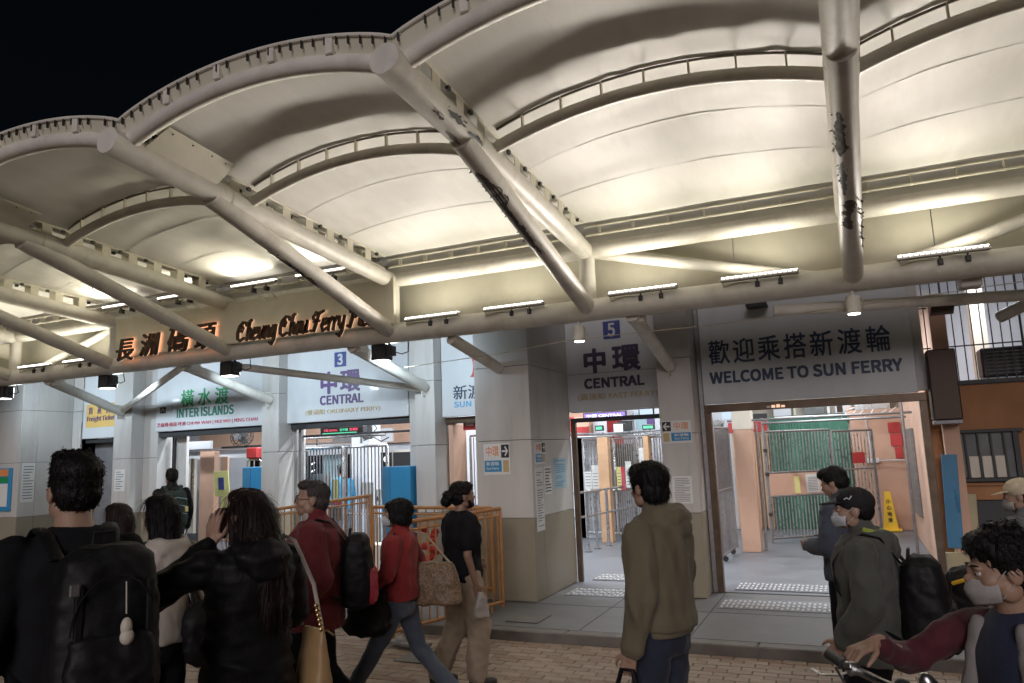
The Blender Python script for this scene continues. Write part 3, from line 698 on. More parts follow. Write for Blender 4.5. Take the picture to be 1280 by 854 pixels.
# struts from the lower chord back to the pillars, ties
def bstrut(p, q, r=.075):
    tube('back_strut', [p, q], r, n=16)
    d = (Vector(q)-Vector(p)).normalized(); mb = MB(); c = Vector(q)
    mb.obox(c, (0.004, 0, 0), (0, .09, 0), (0, 0, .12), .001); part('gusset_plate', mb, 'cream_paint', can)
SX = (-11.2, -8.34, -5.5, -1.94, 1.1)
for x, px in zip(SX, (-11.62, -8.28, -5.44, -1.90, 1.2)):
    q = (px, 9.13 if px < -2 else 8.99, 2.72)
    if px > 1: q = (px, 9.5, 2.9)
    else: bstrut((x, 7.5, 3.13), q)
    mb = MB(); mb.obox((x+.02, 7.62, 3.10), (.085, 0, 0), (0, .09, 0), (0, 0, .05), .01); part('strut_shoe', mb, 'cream_paint', can)
tube('tie_tube', [(-8.34, 7.5, 3.12), (-11.60, 9.12, 2.74)], .05); tube('tie_tube', [(-7.6, 7.55, 3.07), (-5.46, 9.1, 2.70)], .05)
tube('tie_tube', [(-.55, 7.55, 3.02), (3.3, 8.6, 3.02)], .055); tube('tie_tube', [(-4.1, 7.5, 3.09), (-3.9, 8.36, 2.8)], .07)
tube('tie_tube', [(2.6, 7.6, 3.35), (1.55, 9.0, 2.95)], .06)
for x in (.95, 1.75): mb = MB(); mb.obox((x, 8.15, 3.0), (.10, 0, 0), (0, .01, 0), (.02, 0, .09), .004); part('gusset_plate', mb, 'letter_brown', can)
# peeling paint: torn patches on the tube skins and curled flakes
def patch(P0, P1, r, t0, t1, ang, wid, seed, nf=8, m='peeled'):
    rr = random.Random(seed); P0, P1 = Vector(P0), Vector(P1); d = (P1-P0).normalized(); u = d.cross(Vector((0, 0, 1))).normalized(); v = u.cross(d)  # ang 0 = +u, -90 = down
    if v.z < 0: v = -v
    N = max(5, int((t1-t0)*(P1-P0).length/.009)); mb = MB(); rows = []
    for i in range(N+1):
        f = i/N; sh = math.sin(PI*min(1, max(0, f)))**.6
        nz = lambda q: .78+.9*noise.noise(Vector((f*3.1, seed*7.7+q, 0)))+.5*noise.noise(Vector((f*11, seed*3.3+q, 5)))+.28*noise.noise(Vector((f*33, seed+q, 9)))
        w0 = max(.5, wid*sh*nz(0)); w1 = max(.5, wid*sh*nz(50)); c = P0.lerp(P1, t0+(t1-t0)*f)
        rows.append([c+(u*math.cos(a)+v*math.sin(a))*(r+.0018) for a in [math.radians(ang-w0+(w0+w1)*k/6) for k in range(7)]])
    V = [p for R_ in rows for p in R_]; F = [(i*7+k, i*7+k+1, (i+1)*7+k+1, (i+1)*7+k) for i in range(N) for k in range(6)]
    mb.add(V, F); part('bare_patch', mb, m, can, True, fix=False)
    mb = MB()
    for _ in range(nf):
        f = rr.random(); a = math.radians(ang+rr.choice((-1, 1))*wid*rr.uniform(.7, 1.1)); c = P0.lerp(P1, t0+(t1-t0)*f); n_ = u*math.cos(a)+v*math.sin(a); tn = d.cross(n_)
        p = c+n_*r; s_ = rr.uniform(.006, .022); q = [p-d*s_*.6, p+d*s_*.7, p+d*s_*.3+n_*s_*rr.uniform(.6, 1.3)+tn*s_*.4, p-d*s_*.4+n_*s_*rr.uniform(.4, 1)]
        mb.add(q+[x+tn*.002 for x in q], [(0, 1, 2, 3), (7, 6, 5, 4), (0, 1, 5, 4), (1, 2, 6, 5), (2, 3, 7, 6), (3, 0, 4, 7)])
    part('paint_flake', mb, 'flake' if rr.random() < .4 else 'peeled', can, kind='stuff')
A3, A4, A2 = AX[5], AX[6], AX[4]
st = lambda X: ((X, 4.83, 3.985), (X, YC, ZL)); ar = lambda X: ((X, 3.60, arm_z(3.6)), (X, 5.1, arm_z(5.1)))
patch(*st(A3), .088, .02, .46, 258, 50, 1, 22); patch(*st(A3), .088, .34, .50, 275, 20, 2, 6)
patch(*ar(A3), .105, .42, .60, 340, 16, 3, 5, 'glass_grey'); patch(*ar(A3), .105, .62, .80, 330, 18, 4, 5, 'glass_grey'); patch(*ar(A3), .105, .34, .44, 300, 12, 5, 3); patch(*ar(A3), .105, .52, .66, 270, 14, 16, 3, 'flake')
patch(*st(A4), .088, .08, .26, 240, 40, 6, 10); patch(*st(A4), .088, .28, .44, 246, 22, 7, 8, 'glass_grey'); patch(*st(A4), .088, .46, .62, 268, 46, 8, 12); patch(*st(A4), .088, .50, .80, 350, 20, 9, 20)
patch(*st(A2), .088, .20, .50, 254, 34, 10, 14); patch(*st(A2), .088, .66, .76, 246, 22, 11, 5); patch(*st(A2), .088, .52, .56, 230, 14, 12, 4); patch(*st(A2), .088, .90, .93, 300, 14, 17, 4, 'white_plastic')
patch(*st(AX[3]), .088, .18, .24, 240, 20, 13, 4); patch(*st(AX[3]), .088, .56, .62, 250, 12, 14, 4); patch((AX[3]-.9, 3.76, arm_z(3.76)+.22), (AX[3]-.3, 3.76, arm_z(3.76)+.10), .062, .1, .8, 200, 40, 15, 3)

# ------------------------------------------------------------------ lamps of the canopy
def led_bar(i, xc, y, z, lbl, warm, e):
    t = thing('linear_floodlight', lbl, 'floodlight', (xc, y, z), 'linear floodlights along the canopy truss')
    mb = MB(); mb.obox((xc, y, z), (.36, 0, 0), (0, .030, 0), (0, .002, .020), .006); part('housing', mb, 'led_body', t)
    mb = MB()
    for k in range(18): mb.box(xc-.345+k*.0392, xc-.345+k*.0392+.030, y-.024, y+.024, z+.0205, z+.026)
    part('led_strip', mb, 'led', t)
    mb = MB()
    if xc < -5: mb.box(xc-.36, xc+.36, y-.0345, y-.0305, z+.004, z+.024)
    else:
        for k in range(16): mb.box(xc-.35+k*.044, xc-.35+k*.044+.034, y-.0345, y-.0305, z+.001, z+.017)
    part('lens', mb, 'led' if xc < -5 else 'led_dim', t, kind='stuff')
    mb = MB()
    for dx in (-.02, .19): mb.tube([(xc+dx, y, z-.02), (xc+dx, y+.01, z-.05)], .008, 6)
    part('stem', mb, 'black_metal', t)
    for dx in (-.02, .19): mb = MB(); mb.box(xc+dx-.02, xc+dx+.02, y-.02, y+.06, z-.10, z-.045, .004); part('clamp', mb, 'black_metal', t)
    mb = MB(); mb.tube([(xc-.34, y, z-.02), (xc-.33, y-.02, z-.07), (xc-.27, y, z-.05), (xc-.18, y+.02, z-.035), (xc-.05, y+.03, z-.05)], .006, 6); part('cable', mb, 'cable', t)
    L = area('led_light', (xc, y, z+.035), (0, -1, .40), .68, .10, e*.56, warm, 112); L.parent = t; L.location = (0, -.03, .035)
    L = area('led_light', (xc, y, z+.035), (0, -1, .23), .66, .10, e*.50, warm, 56); L.parent = t; L.location = (0, -.034, .036)
    if z < 3.9: L = area('led_light', (xc, y, z+.035), (0, -.02, 1), .68, .04, e*.44, (1, .93, .78), 165); L.parent = t; L.location = (0, 0, .036)
W1, W2 = (1, .92, .72), (1, .91, .82)
lows = [(-11.15, 'second bar light from the left edge of the canopy truss'), (-10.12, 'bar light just left of the Chinese name letters'), (-4.21, 'bar light just right of the pier name panel'), (-3.19, 'bar light left of the node with the hanging downlight'),
        (-1.76, 'bar light right of the middle strut foot, above sign 5'), (-.63, 'bar light left of the rightmost thick strut'), (.89, 'rightmost bar light near the barred opening')]
for i, (x, l_) in enumerate(lows): led_bar(i, x*1.011, 7.33, 3.335, l_, W2 if x > -5 else W1, 10.8)
for i, (x, l_) in enumerate([(-9.14, 'bar light above the first Chinese letter'), (-8.05, 'bar light above the last Chinese letters'), (-6.73, 'bar light above the first word of the English name'), (-5.68, 'bar light behind the strut above the English name')]):
    led_bar(i, x, 7.12, 4.0, l_, W1, 6)
    for dx in (.0, .2): mb = MB(); mb.tube([(x+dx, 7.16, 3.93), (x+dx+.05, 7.27, 3.80)], .006, 6); part('stay', mb, 'cream_paint', [o for o in bpy.data.objects if o.name.startswith('linear_floodlight')][-1])
led_bar(9, 2.4, 7.33, 3.335, 'bar light beyond the right edge of the picture', W2, 14); led_bar(9, -13.0, 7.33, 3.335, 'bar light beyond the left edge of the picture', W1, 14)
for x, l_, e in ((-2.52, 'cylindrical downlight under the middle strut node', 1), (.155, 'cylindrical downlight under the right strut node', 1)):
    t = thing('downlight', l_, 'downlight', (x, 7.45, 2.89), 'downlights under the canopy truss')
    mb = MB(); mb.tube([(x, 7.45, 2.90), (x, 7.45, 3.06)], .062, 20); part('housing', mb, 'cream_paint', t, True)
    mb = MB(); mb.tube([(x, 7.45, 2.893), (x, 7.45, 2.899)], .052, 20); part('lamp_face', mb, 'lamp_face', t)
    mb = MB(); mb.tube([(x, 7.45, 3.06), (x, 7.45, 3.12)], .02, 8); part('stem', mb, 'cream_paint', t)
    mb = MB(); mb.tube([(x+.07, 7.45, 2.93), (x+.085, 7.45, 2.98), (x+.065, 7.45, 3.04)], .006, 6); part('cable', mb, 'cable', t)
    L = area('spot_light', (0, 0, 0), (0, -.1, -1), .1, .1, 4, (1, .95, .88), 120); L.parent = t; L.location = (0, 0, -.01)
for x, l_, e in ((-12.4, 'black floodlight box at the far left end of the truss', 16), (-9.98, 'black floodlight box left of the inter islands sign', 17), (-7.58, 'black floodlight box below the first English word', 17), (-5.12, 'black floodlight box right of sign 3', 15)):
    t = thing('floodlight_box', l_, 'floodlight', (x, 7.6, 2.92), 'black floodlight boxes under the canopy truss')
    mb = MB(); mb.box(x-.10, x+.10, 7.5, 7.68, 2.93, 3.12, .01); part('housing', mb, 'black_metal', t)
    mb = MB(); mb.box(x-.085, x+.085, 7.682, 7.688, 2.945, 3.105); part('lamp_face', mb, 'lamp_face', t)
    mb = MB(); mb.box(x-.08, x+.08, 7.52, 7.66, 2.921, 2.929); part('lower_face', mb, 'lamp_face', t)
    mb = MB(); mb.box(x+.11, x+.19, 7.52, 7.62, 2.97, 3.09, .006); mb.tube([(x+.15, 7.57, 3.08), (x+.15, 7.5, 3.14)], .012, 6); part('junction_box', mb, 'black_metal', t)
    mb = MB(); mb.tube([(x+.19, 7.57, 3.02), (x+.3, 7.57, 2.98), (x+.40, 7.56, 3.0), (x+.44, 7.5, 3.12)], .007, 6); part('cable', mb, 'cable_dark', t)
    L = area('flood_light', (0, 0, 0), (0, 1, -.12), .18, .14, e, (.70, .86, 1), 150); L.parent = t; L.location = (0, .10, .1)
w_ = MB(); w_.tube([(-5.0, 7.9, 2.86), (-3.6, 7.6, 2.87), (-2.5, 7.4, 2.92), (-1.2, 7.9, 3.0), (.155, 7.45, 2.97), (2.5, 7.9, 3.15)], .0045, 6); tag(part('overhead_wire', w_, 'cable'), 'thin slack wire strung under the truss past both downlights', 'wire')
# halo-lit channel letters on the front panel
def stroke(mb, pts, wd, X0, Z0, sx, sz, y0, y1, sh=.28):
    # ribbon strokes of a brush pen, given in glyph units
    P = [Vector((X0+(x+sh*z)*sx, Z0+z*sz)) for x, z in pts]; L = []; R_ = []
    for i, p in enumerate(P):
        t = (P[min(i+1, len(P)-1)]-P[max(i-1, 0)]).normalized(); n_ = Vector((-t.y, t.x)); q = wd*(1 if 0 < i < len(P)-1 else .75)
        L.append(p+n_*q); R_.append(p-n_*q)
    for i in range(len(P)-1):
        poly = [(L[i].x, L[i].y), (L[i+1].x, L[i+1].y), (R_[i+1].x, R_[i+1].y), (R_[i].x, R_[i].y)]
        mb.prism(poly, y0, y1)
    for p in P:
        mb.prism([(p.x+wd*math.cos(2*PI*k/8), p.y+wd*math.sin(2*PI*k/8)) for k in range(8)], y0+.001, y1-.001)
GL = {
 'C': (1.0, [[(.85, 1.15), (.75, 1.35), (.45, 1.4), (.12, 1.1), (.02, .6), (.12, .15), (.42, -.02), (.78, .15)], [(.28, 1.25), (.5, .95), (.42, .7)]]),
 'h': (.62, [[(.12, 0), (.12, .7), (.14, 1.4), (.3, 1.5)], [(.12, .5), (.34, .85), (.5, .7), (.5, .05), (.62, .1)]]),
 'e': (.66, [[(.08, .40), (.50, .50), (.46, .84), (.18, .84), (.06, .35), (.24, -.02), (.62, .14)]]),
 'u': (.62, [[(.06, .82), (.08, .2), (.22, 0), (.42, .2), (.48, .85)], [(.48, .85), (.48, .05), (.62, .08)]]),
 'n': (.62, [[(.06, .8), (.1, .85), (.1, 0)], [(.1, .5), (.34, .86), (.48, .7), (.48, .05), (.62, .1)]]),
 'g': (.60, [[(.46, .75), (.2, .85), (.06, .45), (.2, .05), (.46, .3)], [(.48, .85), (.46, -.2), (.3, -.55), (.08, -.4)]]),
 'a': (.58, [[(.46, .75), (.2, .85), (.06, .4), (.2, 0), (.42, .25)], [(.48, .85), (.46, .08), (.58, .08)]]),
 'F': (.95, [[(.05, 1.1), (.3, 1.4), (.55, 1.3), (.95, 1.45)], [(.55, 1.3), (.42, .6), (.3, .05), (.02, .08)], [(.2, .72), (.65, .76)], [(.05, 1.1), (.1, .95)]]),
 'r': (.48, [[(.08, .8), (.1, 0)], [(.1, .5), (.3, .88), (.46, .76)]]),
 'y': (.62, [[(.06, .85), (.1, .3), (.28, .05), (.46, .35)], [(.5, .85), (.46, -.2), (.3, -.55), (.06, -.4)]]),
 'P': (.95, [[(.35, 1.35), (.3, .6), (.2, .02), (.0, .1)], [(.05, 1.1), (.3, 1.42), (.72, 1.35), (.8, 1.0), (.55, .7), (.3, .72)]]),
 'i': (.3, [[(.08, .85), (.1, .1), (.26, .05)], [(.12, 1.18), (.16, 1.22)]]), ' ': (.35, [])}
nm_en = thing('pier_name_sign', 'dark brush script Cheung Chau Ferry Pier letters lit from behind', 'sign', (-6.1, 7.25, 3.26))
txt = 'Cheung Chau Ferry Pier'; tot = sum(GL[c][0] for c in txt); X = -7.11; sc = (7.11-5.0+.02)/tot; zz = .166
for ch in txt:
    w0, sts = GL[ch]
    if sts:
        mb = MB(); hb = MB()
        for s_ in sts:
            stroke(mb, s_, .019, X, 3.315, sc, zz, 7.205, 7.235, .22); stroke(hb, s_, .017, X, 3.315, sc, zz, 7.238, 7.246, .22)
        part('letter', mb, 'letter_brown', nm_en); part('letter_halo', hb, 'halo', nm_en)
    X += w0*sc
nm_cn = thing('pier_name_sign', 'dark brush written Chinese pier name letters lit from behind', 'sign', (-8.4, 7.25, 3.24))
for ch, x, w0, z0, z1 in (('長', -9.33, .32, 3.24, 3.54), ('洲', -8.86, .36, 3.27, 3.57), ('碼', -8.33, .38, 3.27, 3.60), ('頭', -7.83, .36, 3.27, 3.60)):
    text('letter', ch, x, x+w0, z0, z1, 7.235, 'letter_brown', nm_cn, .016, .15, .03); text('letter_halo', ch, x, x+w0, z0, z1, 7.246, 'halo', nm_cn, .015, .15, .008)

# ------------------------------------------------------------------ hall lights
def hall_light(x, y, z, e, lbl, ln=1.2):
    t = thing('ceiling_tube_light', lbl, 'ceiling light', (x, y, z), 'tube lights on the hall ceiling')
    mb = MB(); mb.box(x-ln/2, x+ln/2, y-.06, y+.06, z, z+.05, .004); part('housing', mb, 'white_plastic', t)
    mb = MB(); mb.tube([(x-ln/2+.02, y, z-.012), (x+ln/2-.02, y, z-.012)], .014, 8); part('tube', mb, 'tube_light', t)
    L = area('hall_tube', (0, 0, 0), (0, 0, -1), ln, .1, e, (.88, .94, 1), None); L.parent = t; L.location = (0, 0, -.03)
HL = [(-.35, 11.2), (-.35, 13.4), (-.3, 15.4), (-3.1, 11.3), (-3.6, 13.2), (-3.6, 15.3), (-7.1, 10.9), (-7.3, 13.1), (-9.9, 11.2), (-11.2, 12.6), (-13.8, 12.2), (-4.8, 10.9), (-5.6, 13), (-.3, 10.0), (-2.8, 10.5), (-6.9, 10.0), (-9.6, 10.0)]  # last four are unseen behind the fascia, added to lighten the doorways
for i, (x, y) in enumerate(HL): hall_light(x, y, 3.27, 28 if x > -4 else 40, 'unseen fluorescent tube on the ceiling inside the pier hall')
hall_light(1.62, 10.9, 3.95, 22, 'bright tube light seen through the bars at upper right', .5); hall_light(3.2, 11.5, 4.1, 25, 'tube light beyond the bars past the right edge')
# ================================================================== GATES, RAILS, HALL OBJECTS
def bars_between(t, P, Q, z0, z1, n, r, m, nm='bar', skip=()):
    P, Q = Vector(P), Vector(Q)
    for i in range(n):
        if i in skip: continue
        p = P.lerp(Q, (i+.5)/n); mb = MB(); mb.tube([(p.x, p.y, z0), (p.x, p.y, z1)], r, 6); part(nm, mb, m, t, True)
def frame_of(t, P, Q, z0, z1, r, m, mids=(), nm='gate_frame'):
    mb = MB(); x0, y0 = P; x1, y1 = Q; e = r*2
    mb.tube([(x0, y0, z0), (x0, y0, z1-e), (x0+(x1-x0)*.01, y0+(y1-y0)*.01, z1), (x1-(x1-x0)*.01, y1-(y1-y0)*.01, z1), (x1, y1, z1-e), (x1, y1, z0)], r, 8)
    mb.tube([(x0, y0, z0+.02), (x1, y1, z0+.02)], r, 8)
    for z in mids: mb.tube([(x0, y0, z), (x1, y1, z)], r*.8, 8)
    part(nm, mb, m, t, True)
G0, G1, G2 = Vector((-1.385, 14.17, 0)), Vector((-.32, 14.97, 0)), Vector((.40, 15.5, 0))
t = thing('mobile_gate', 'barred steel gate with a tan board and notices standing across the passage', 'gate', G0)
frame_of(t, G0[:2], G1[:2], .06, 1.95, .022, 'steel_dull', (1.22, .80)); bars_between(t, G0, G1, .08, 1.94, 20, .011, 'steel')
frame_of(t, (G1.x+.02, G1.y+.015), G2[:2], .06, 1.92, .02, 'steel_dull', (1.22,)); bars_between(t, G1, G2, .08, 1.9, 13, .011, 'steel')
d = (G1-G0).normalized(); nrm = Vector((d.y, -d.x, 0))
def on_gate(a, b, z0, z1, m, nm, off=.02, tt=t):
    p, q = G0.lerp(G1, a)+nrm*off, G0.lerp(G1, b)+nrm*off; mb = MB(); mb.obox(((p.x+q.x)/2, (p.y+q.y)/2, (z0+z1)/2), (q-p)/2, nrm*.004, (0, 0, (z1-z0)/2)); return part(nm, mb, m, tt)
on_gate(.01, .99, .82, 1.20, 'orange_wall', 'board', .012); on_gate(.38, .46, .84, 1.14, 'paper_yellow', 'yellow_sheet', .022); on_gate(.56, .76, .84, 1.17, 'paper', 'white_sheet', .022); on_gate(.78, .92, .84, 1.17, 'paper', 'white_sheet', .022)
for k in range(9): on_gate(.585, .735, .88+k*.028, .887+k*.028, 'ink_grey', 'text_line', .028)
for k in range(5): on_gate(.80, .90, .92+k*.045, .928+k*.045, 'ink_grey', 'text_line', .028)
p = G1.lerp(G2, .62); mb = MB(); mb.obox((p.x+.01, p.y-.03, 1.42), d*.13, nrm*.004, (0, 0, .10)); part('red_sheet', mb, 'red_paint', t)
for z in (.5, 1.62, 1.2): mb = MB(); mb.box(-1.42, -1.35, 14.10, 14.15, z-.03, z+.03, .004); part('hinge', mb, 'black_metal', t)
mb = MB(); mb.tube([(-1.405, 13.2, 0), (-1.405, 13.2, 2.1)], .022, 8); mb.tube([(-1.40, 14.15, 0), (-1.40, 14.15, 2.2)], .022, 8); part('gate_post', mb, 'steel_dull', t, True)
t = thing('side_gate', 'grey sheeted barred gate along the left side of the passage', 'gate', (-1.88, 11.7, 0))
frame_of(t, (-1.89, 11.72), (-1.84, 12.95), .08, 2.02, .02, 'steel_dull', (1.05,)); bars_between(t, (-1.89, 11.72, 0), (-1.84, 12.95, 0), .1, 2.0, 16, .007, 'steel_dull')
mb = MB(); mb.box(-1.93, -1.92, 11.75, 12.95, 1.07, 1.98); part('backing_sheet', mb, 'shutter', t)
mb = MB(); mb.box(-1.95, -1.945, 12.2, 12.4, .15, 1.0); part('orange_edge', mb, 'slat_beige', t)
for y in (11.9, 12.7): mb = MB(); mb.tube([(-1.87, y-.03, .04), (-1.87, y+.03, .04)], .04, 12); part('castor', mb, 'black_metal', t, True)
mb = MB()
for k in range(12): mb.box(-2.3+.03*(k % 3), -1.9, 12.2+k*.08, 12.23+k*.08, 2.03+.03*(k % 4), 2.06+.03*(k % 4))
part('overhead_tray', mb, 'steel', t, kind='stuff')
mb = MB(); mb.box(-2.35, -2.1, 15.9, 15.95, 2.28, 2.52); tag(part('monitor', mb, 'screen_blue'), 'small pale blue screen at the top left corner of the wide doorway', 'screen')
# wet floor cone
t = thing('warning_cone', 'tall yellow four sided floor warning cone against the pink wall', 'cone', (.575, 16.2, 0))
mb = MB(); r0, r1 = .125, .05
mb.add([(.575+a*r, 16.2+b*r, z) for r, z in ((r0, .04), (r1, .74)) for a, b in ((-1,-1),(1,-1),(1,1),(-1,1))], [(0,1,2,3),(4,5,6,7),(0,1,5,4),(1,2,6,5),(2,3,7,6),(3,0,4,7)]); part('cone_body', mb, 'yellow', t)
mb = MB(); mb.box(.39, .76, 16.02, 16.38, .005, .045, .01); part('cone_foot', mb, 'yellow', t)
for k, c in enumerate('小心地滑'): text('character', c, .535, .61, .52-k*.115, .60-k*.115, 16.2-.068-.0125*k*1.0-.006, 'ink', t, .02, depth=.002)
mb = MB(); mb.tube([(.15, 16.37, 1.33), (1.0, 16.3, 1.33)], .012, 6); mb.tube([(.38, 16.37, 1.4), (.36, 16.37, 1.9), (.33, 16.37, 2.2)], .012, 6); o = part('conduit', mb, 'wall_white', bld)
mb = MB(); mb.box(.27, .50, 16.33, 16.38, 1.29, 1.38, .004); part('socket_box', mb, 'white_plastic', bld)
mb = MB()
for k in range(7): x = -.1+k*.17; mb.tube([(x, 16.1, 2.20+.02*(k % 3)), (x+.14, 16.2, 2.3+.04*((k*5) % 4))], .014, 6)
mb.tube([(-1.3, 15.6, 2.24), (1.0, 15.9, 2.22)], .02, 6); mb.tube([(.0, 15.0, 2.28), (.3, 16, 2.4)], .02, 6)
part('white_pipework', mb, 'white_plastic', bld, True, kind='stuff')
for x0, x1, y, z0, z1, m in ((.15, .75, 15.4, 2.30, 2.5, 'steel'), (-1.6, -1.35, 14.6, 2.2, 2.3, 'black_metal'), (-.15, -.05, 15.0, 2.26, 2.42, 'letter_brown'), (.0, .12, 15.8, 2.25, 2.38, 'orange_wall')):
    bar('hall_fitting', x0, x1, y, y+.1, z0, z1, m)
for k in range(4):
    mb = MB(); mb.box(-.86+k*.055, -.82+k*.055, 9.37, 9.396, 2.165, 2.19+.006*(k % 3)); part('amber_mark', mb, 'halo' if k else 'white_plastic', bpy.data.objects['door_frame'])

# --- fast ferry hall: gates, queue rails, screens
t = thing('hall_gate', 'row of barred steel gates with white papers inside the fast ferry doorway', 'gate', (-4.3, 14.8, 0))
for (a, b) in (((-4.95, 14.55), (-4.28, 14.4)), ((-4.26, 14.4), (-3.78, 14.3)), ((-3.74, 14.3), (-3.15, 14.15))):
    frame_of(t, a, b, .1, 1.95, .02, 'steel', (.95,)); bars_between(t, (*a, 0), (*b, 0), .12, 1.93, 10, .012, 'steel')
for x, y, z0, z1, w_, m in ((-4.93, 14.5, .98, 1.32, .15, 'paper'), (-4.76, 14.47, .98, 1.44, .14, 'paper'), (-4.60, 14.43, .98, 1.46, .13, 'paper'), (-4.2, 14.30, .98, 1.4, .1, 'paper_yellow'), (-4.02, 14.3, 1.0, 1.5, .12, 'paper'), (-3.70, 14.2, 1.15, 1.75, .12, 'paper'), (-3.35, 14.1, .98, 1.2, .2, 'paper_blue'), (-4.1, 14.28, .95, 1.4, .07, 'red_ink')):
    mb = MB(); mb.box(x, x+w_, y-.05, y-.045, z0, z1); part('paper_sheet', mb, m, t)
    mb = MB()
    for k in range(5): mb.box(x+.02, x+w_-.02, y-.0515, y-.0505, z0+.05+k*.06, z0+.065+k*.06)
    part('text_line', mb, 'ink_grey', t, kind='stuff')
t = thing('queue_rail', 'low steel queue rail running into the fast ferry hall', 'railing', (-4.3, 12.6, 0))
Q = [(-4.35, 12.3), (-4.28, 12.95), (-4.2, 13.5), (-4.1, 14.0)]
for x, y in ((-4.30, 12.63), (-4.275, 13.05), (-4.20, 13.5), (-4.0, 14.8)): mb = MB(); mb.tube([(x, y, 0), (x, y, 1.02)], .03 if y == 13.5 else .02, 10); part('post', mb, 'steel', t, True); mb = MB(); mb.tube([(x, y, 0), (x, y, .015)], .06, 12); part('post_foot', mb, 'steel_dull', t, True)
mb = MB()
for z in (1.02, .60): mb.tube([(-4.42, 11.9, z), (-4.275, 13.05, z), (-3.9, 15.6, z)], .02, 8)
part('rail', mb, 'steel', t, True)
for (x0, x1, z0, z1, y, m, lb) in ((-4.55, -3.75, 2.33, 2.43, 13.5, 'screen_purple', 'purple display strip above the fast ferry hall'), (-3.42, -3.18, 2.30, 2.45, 13.3, 'screen_blue', 'pale blue screen beside the narrow pillar above the gates'), (-3.36, -3.18, 2.09, 2.14, 13.25, 'screen_green', 'green strip display beside the narrow pillar'), (-3.95, -3.78, 2.05, 2.2, 13.4, 'screen_white', 'round bright screen in the middle of the fast ferry hall'), (-4.36, -4.24, 2.12, 2.18, 13.6, 'screen_green', 'small green exit display above the left gate')):
    t = thing('display', lb, 'display', (x0, y, z0), 'displays in the fast ferry hall'); mb = MB(); mb.box(x0-.02, x1+.02, y, y+.06, z0-.02, z1+.02, .004); part('display_case', mb, 'black_metal', t)
    mb = MB(); mb.box(x0, x1, y-.004, y-.001, z0, z1); part('screen', mb, m, t)
text('lettering', '中環 CENTRAL', -4.5, -3.8, 2.35, 2.41, 13.493, 'screen_white', bpy.data.objects['display'], .01, depth=.002)
for x0, x1, z0, z1, y, m in ((-5.2, -4.72, 2.02, 2.42, 14.2, 'red_paint'), (-4.9, -4.6, 2.2, 2.4, 13.9, 'orange_wall'), (-4.68, -4.4, 2.02, 2.45, 14.4, 'wall_white'), (-4.2, -3.9, 2.0, 2.3, 14.5, 'black_metal'), (-3.85, -3.6, 2.05, 2.45, 14.6, 'paper_blue'), (-3.6, -3.45, 2.1, 2.5, 14.5, 'wall_cream'), (-3.55, -3.4, 2.2, 2.5, 14.3, 'purple'), (-5, -3.2, 1.99, 2.03, 14.1, 'steel')):
    bar('hall_fitting', x0, x1, y, y+.05, z0, z1, m)
mb = MB(); mb.tube([(-5.2, 13.0, 2.16), (-4.8, 13.1, 2.06), (-4.2, 13.2, 2.03), (-3.0, 13.1, 2.05)], .022, 8); mb.tube([(-4.9, 13.6, 2.0), (-3.1, 13.4, 1.98)], .018, 8); part('hanging_pipe', mb, 'steel', bld, True)

# --- ordinary ferry hall (sign 3)
t = thing('hall_gate', 'double barred steel gate with white and green panels inside the doorway under sign 3', 'gate', (-7.7, 10.3, 0))
frame_of(t, (-8.52, 10.3), (-7.74, 10.3), .15, 1.95, .022, 'steel', (.98,)); frame_of(t, (-7.70, 10.3), (-6.86, 10.3), .15, 1.95, .022, 'steel', (.86,))
bars_between(t, (-8.52, 10.3, 0), (-7.74, 10.3, 0), .17, 1.93, 12, .012, 'steel_dull'); bars_between(t, (-7.70, 10.3, 0), (-6.86, 10.3, 0), .17, 1.93, 12, .012, 'steel_dull')
for x0, w_, z0, z1, m in ((-8.42, .40, 1.08, 1.52, 'paper'), (-8.0, .13, 1.05, 1.42, 'paper_yellow'), (-8.0, .3, 1.0, 1.06, 'red_ink'), (-7.62, 0, 0, 0, ''), (-7.42, .26, .93, 1.36, 'paper'), (-7.12, .11, .95, 1.24, 'paper'), (-6.99, .001, 0, 0, ''), (-6.98, .10, .98, 1.32, 'paper'), (-7.1, .24, .2, .8, 'paper'), (-8.05, .26, .74, .95, 'glass_grey')):
    if not m: continue
    mb = MB(); mb.box(x0, x0+w_, 10.325, 10.33, z0, z1); part('panel', mb, m, t)
mb = MB(); mb.tube([(-8.60, 10.2, 0), (-8.60, 10.2, 2.12), (-6.8, 10.15, 2.12)], .025, 8); mb.tube([(-8.2, 10.2, 2.12), (-8.2, 10.2, 2.0)], .02, 6); mb.tube([(-7.3, 10.2, 2.12), (-7.3, 10.2, 2.0)], .02, 6); part('portal_frame', mb, 'steel', t, True)
for z in (1.7, 1.3): mb = MB(); mb.box(-8.62, -8.5, 10.16, 10.24, z, z+.09, .006); part('hinge', mb, 'black_metal', t)
text('lettering', 'A1', -7.10, -7.03, 1.06, 1.13, 10.322, 'ink', t, .01)
t = thing('display', 'hanging dark display with red and green text under sign 3', 'display', (-7.5, 10.0, 2.16)); mb = MB(); mb.box(-7.98, -7.13, 10.0, 10.12, 2.15, 2.275, .006); part('display_case', mb, 'black_metal', t)
mb = MB(); mb.box(-7.93, -7.25, 9.992, 9.998, 2.165, 2.185); part('green_line', mb, 'screen_green', t)
text('lettering', '中環 CENTRAL', -7.90, -7.62, 2.205, 2.25, 9.994, 'screen_red', t, .01, depth=.003); text('lettering', '往中環', -7.58, -7.42, 2.205, 2.25, 9.994, 'screen_green', t, .01, depth=.003); text('lettering', '普通船', -7.39, -7.22, 2.205, 2.25, 9.994, 'screen_red', t, .01, depth=.003)
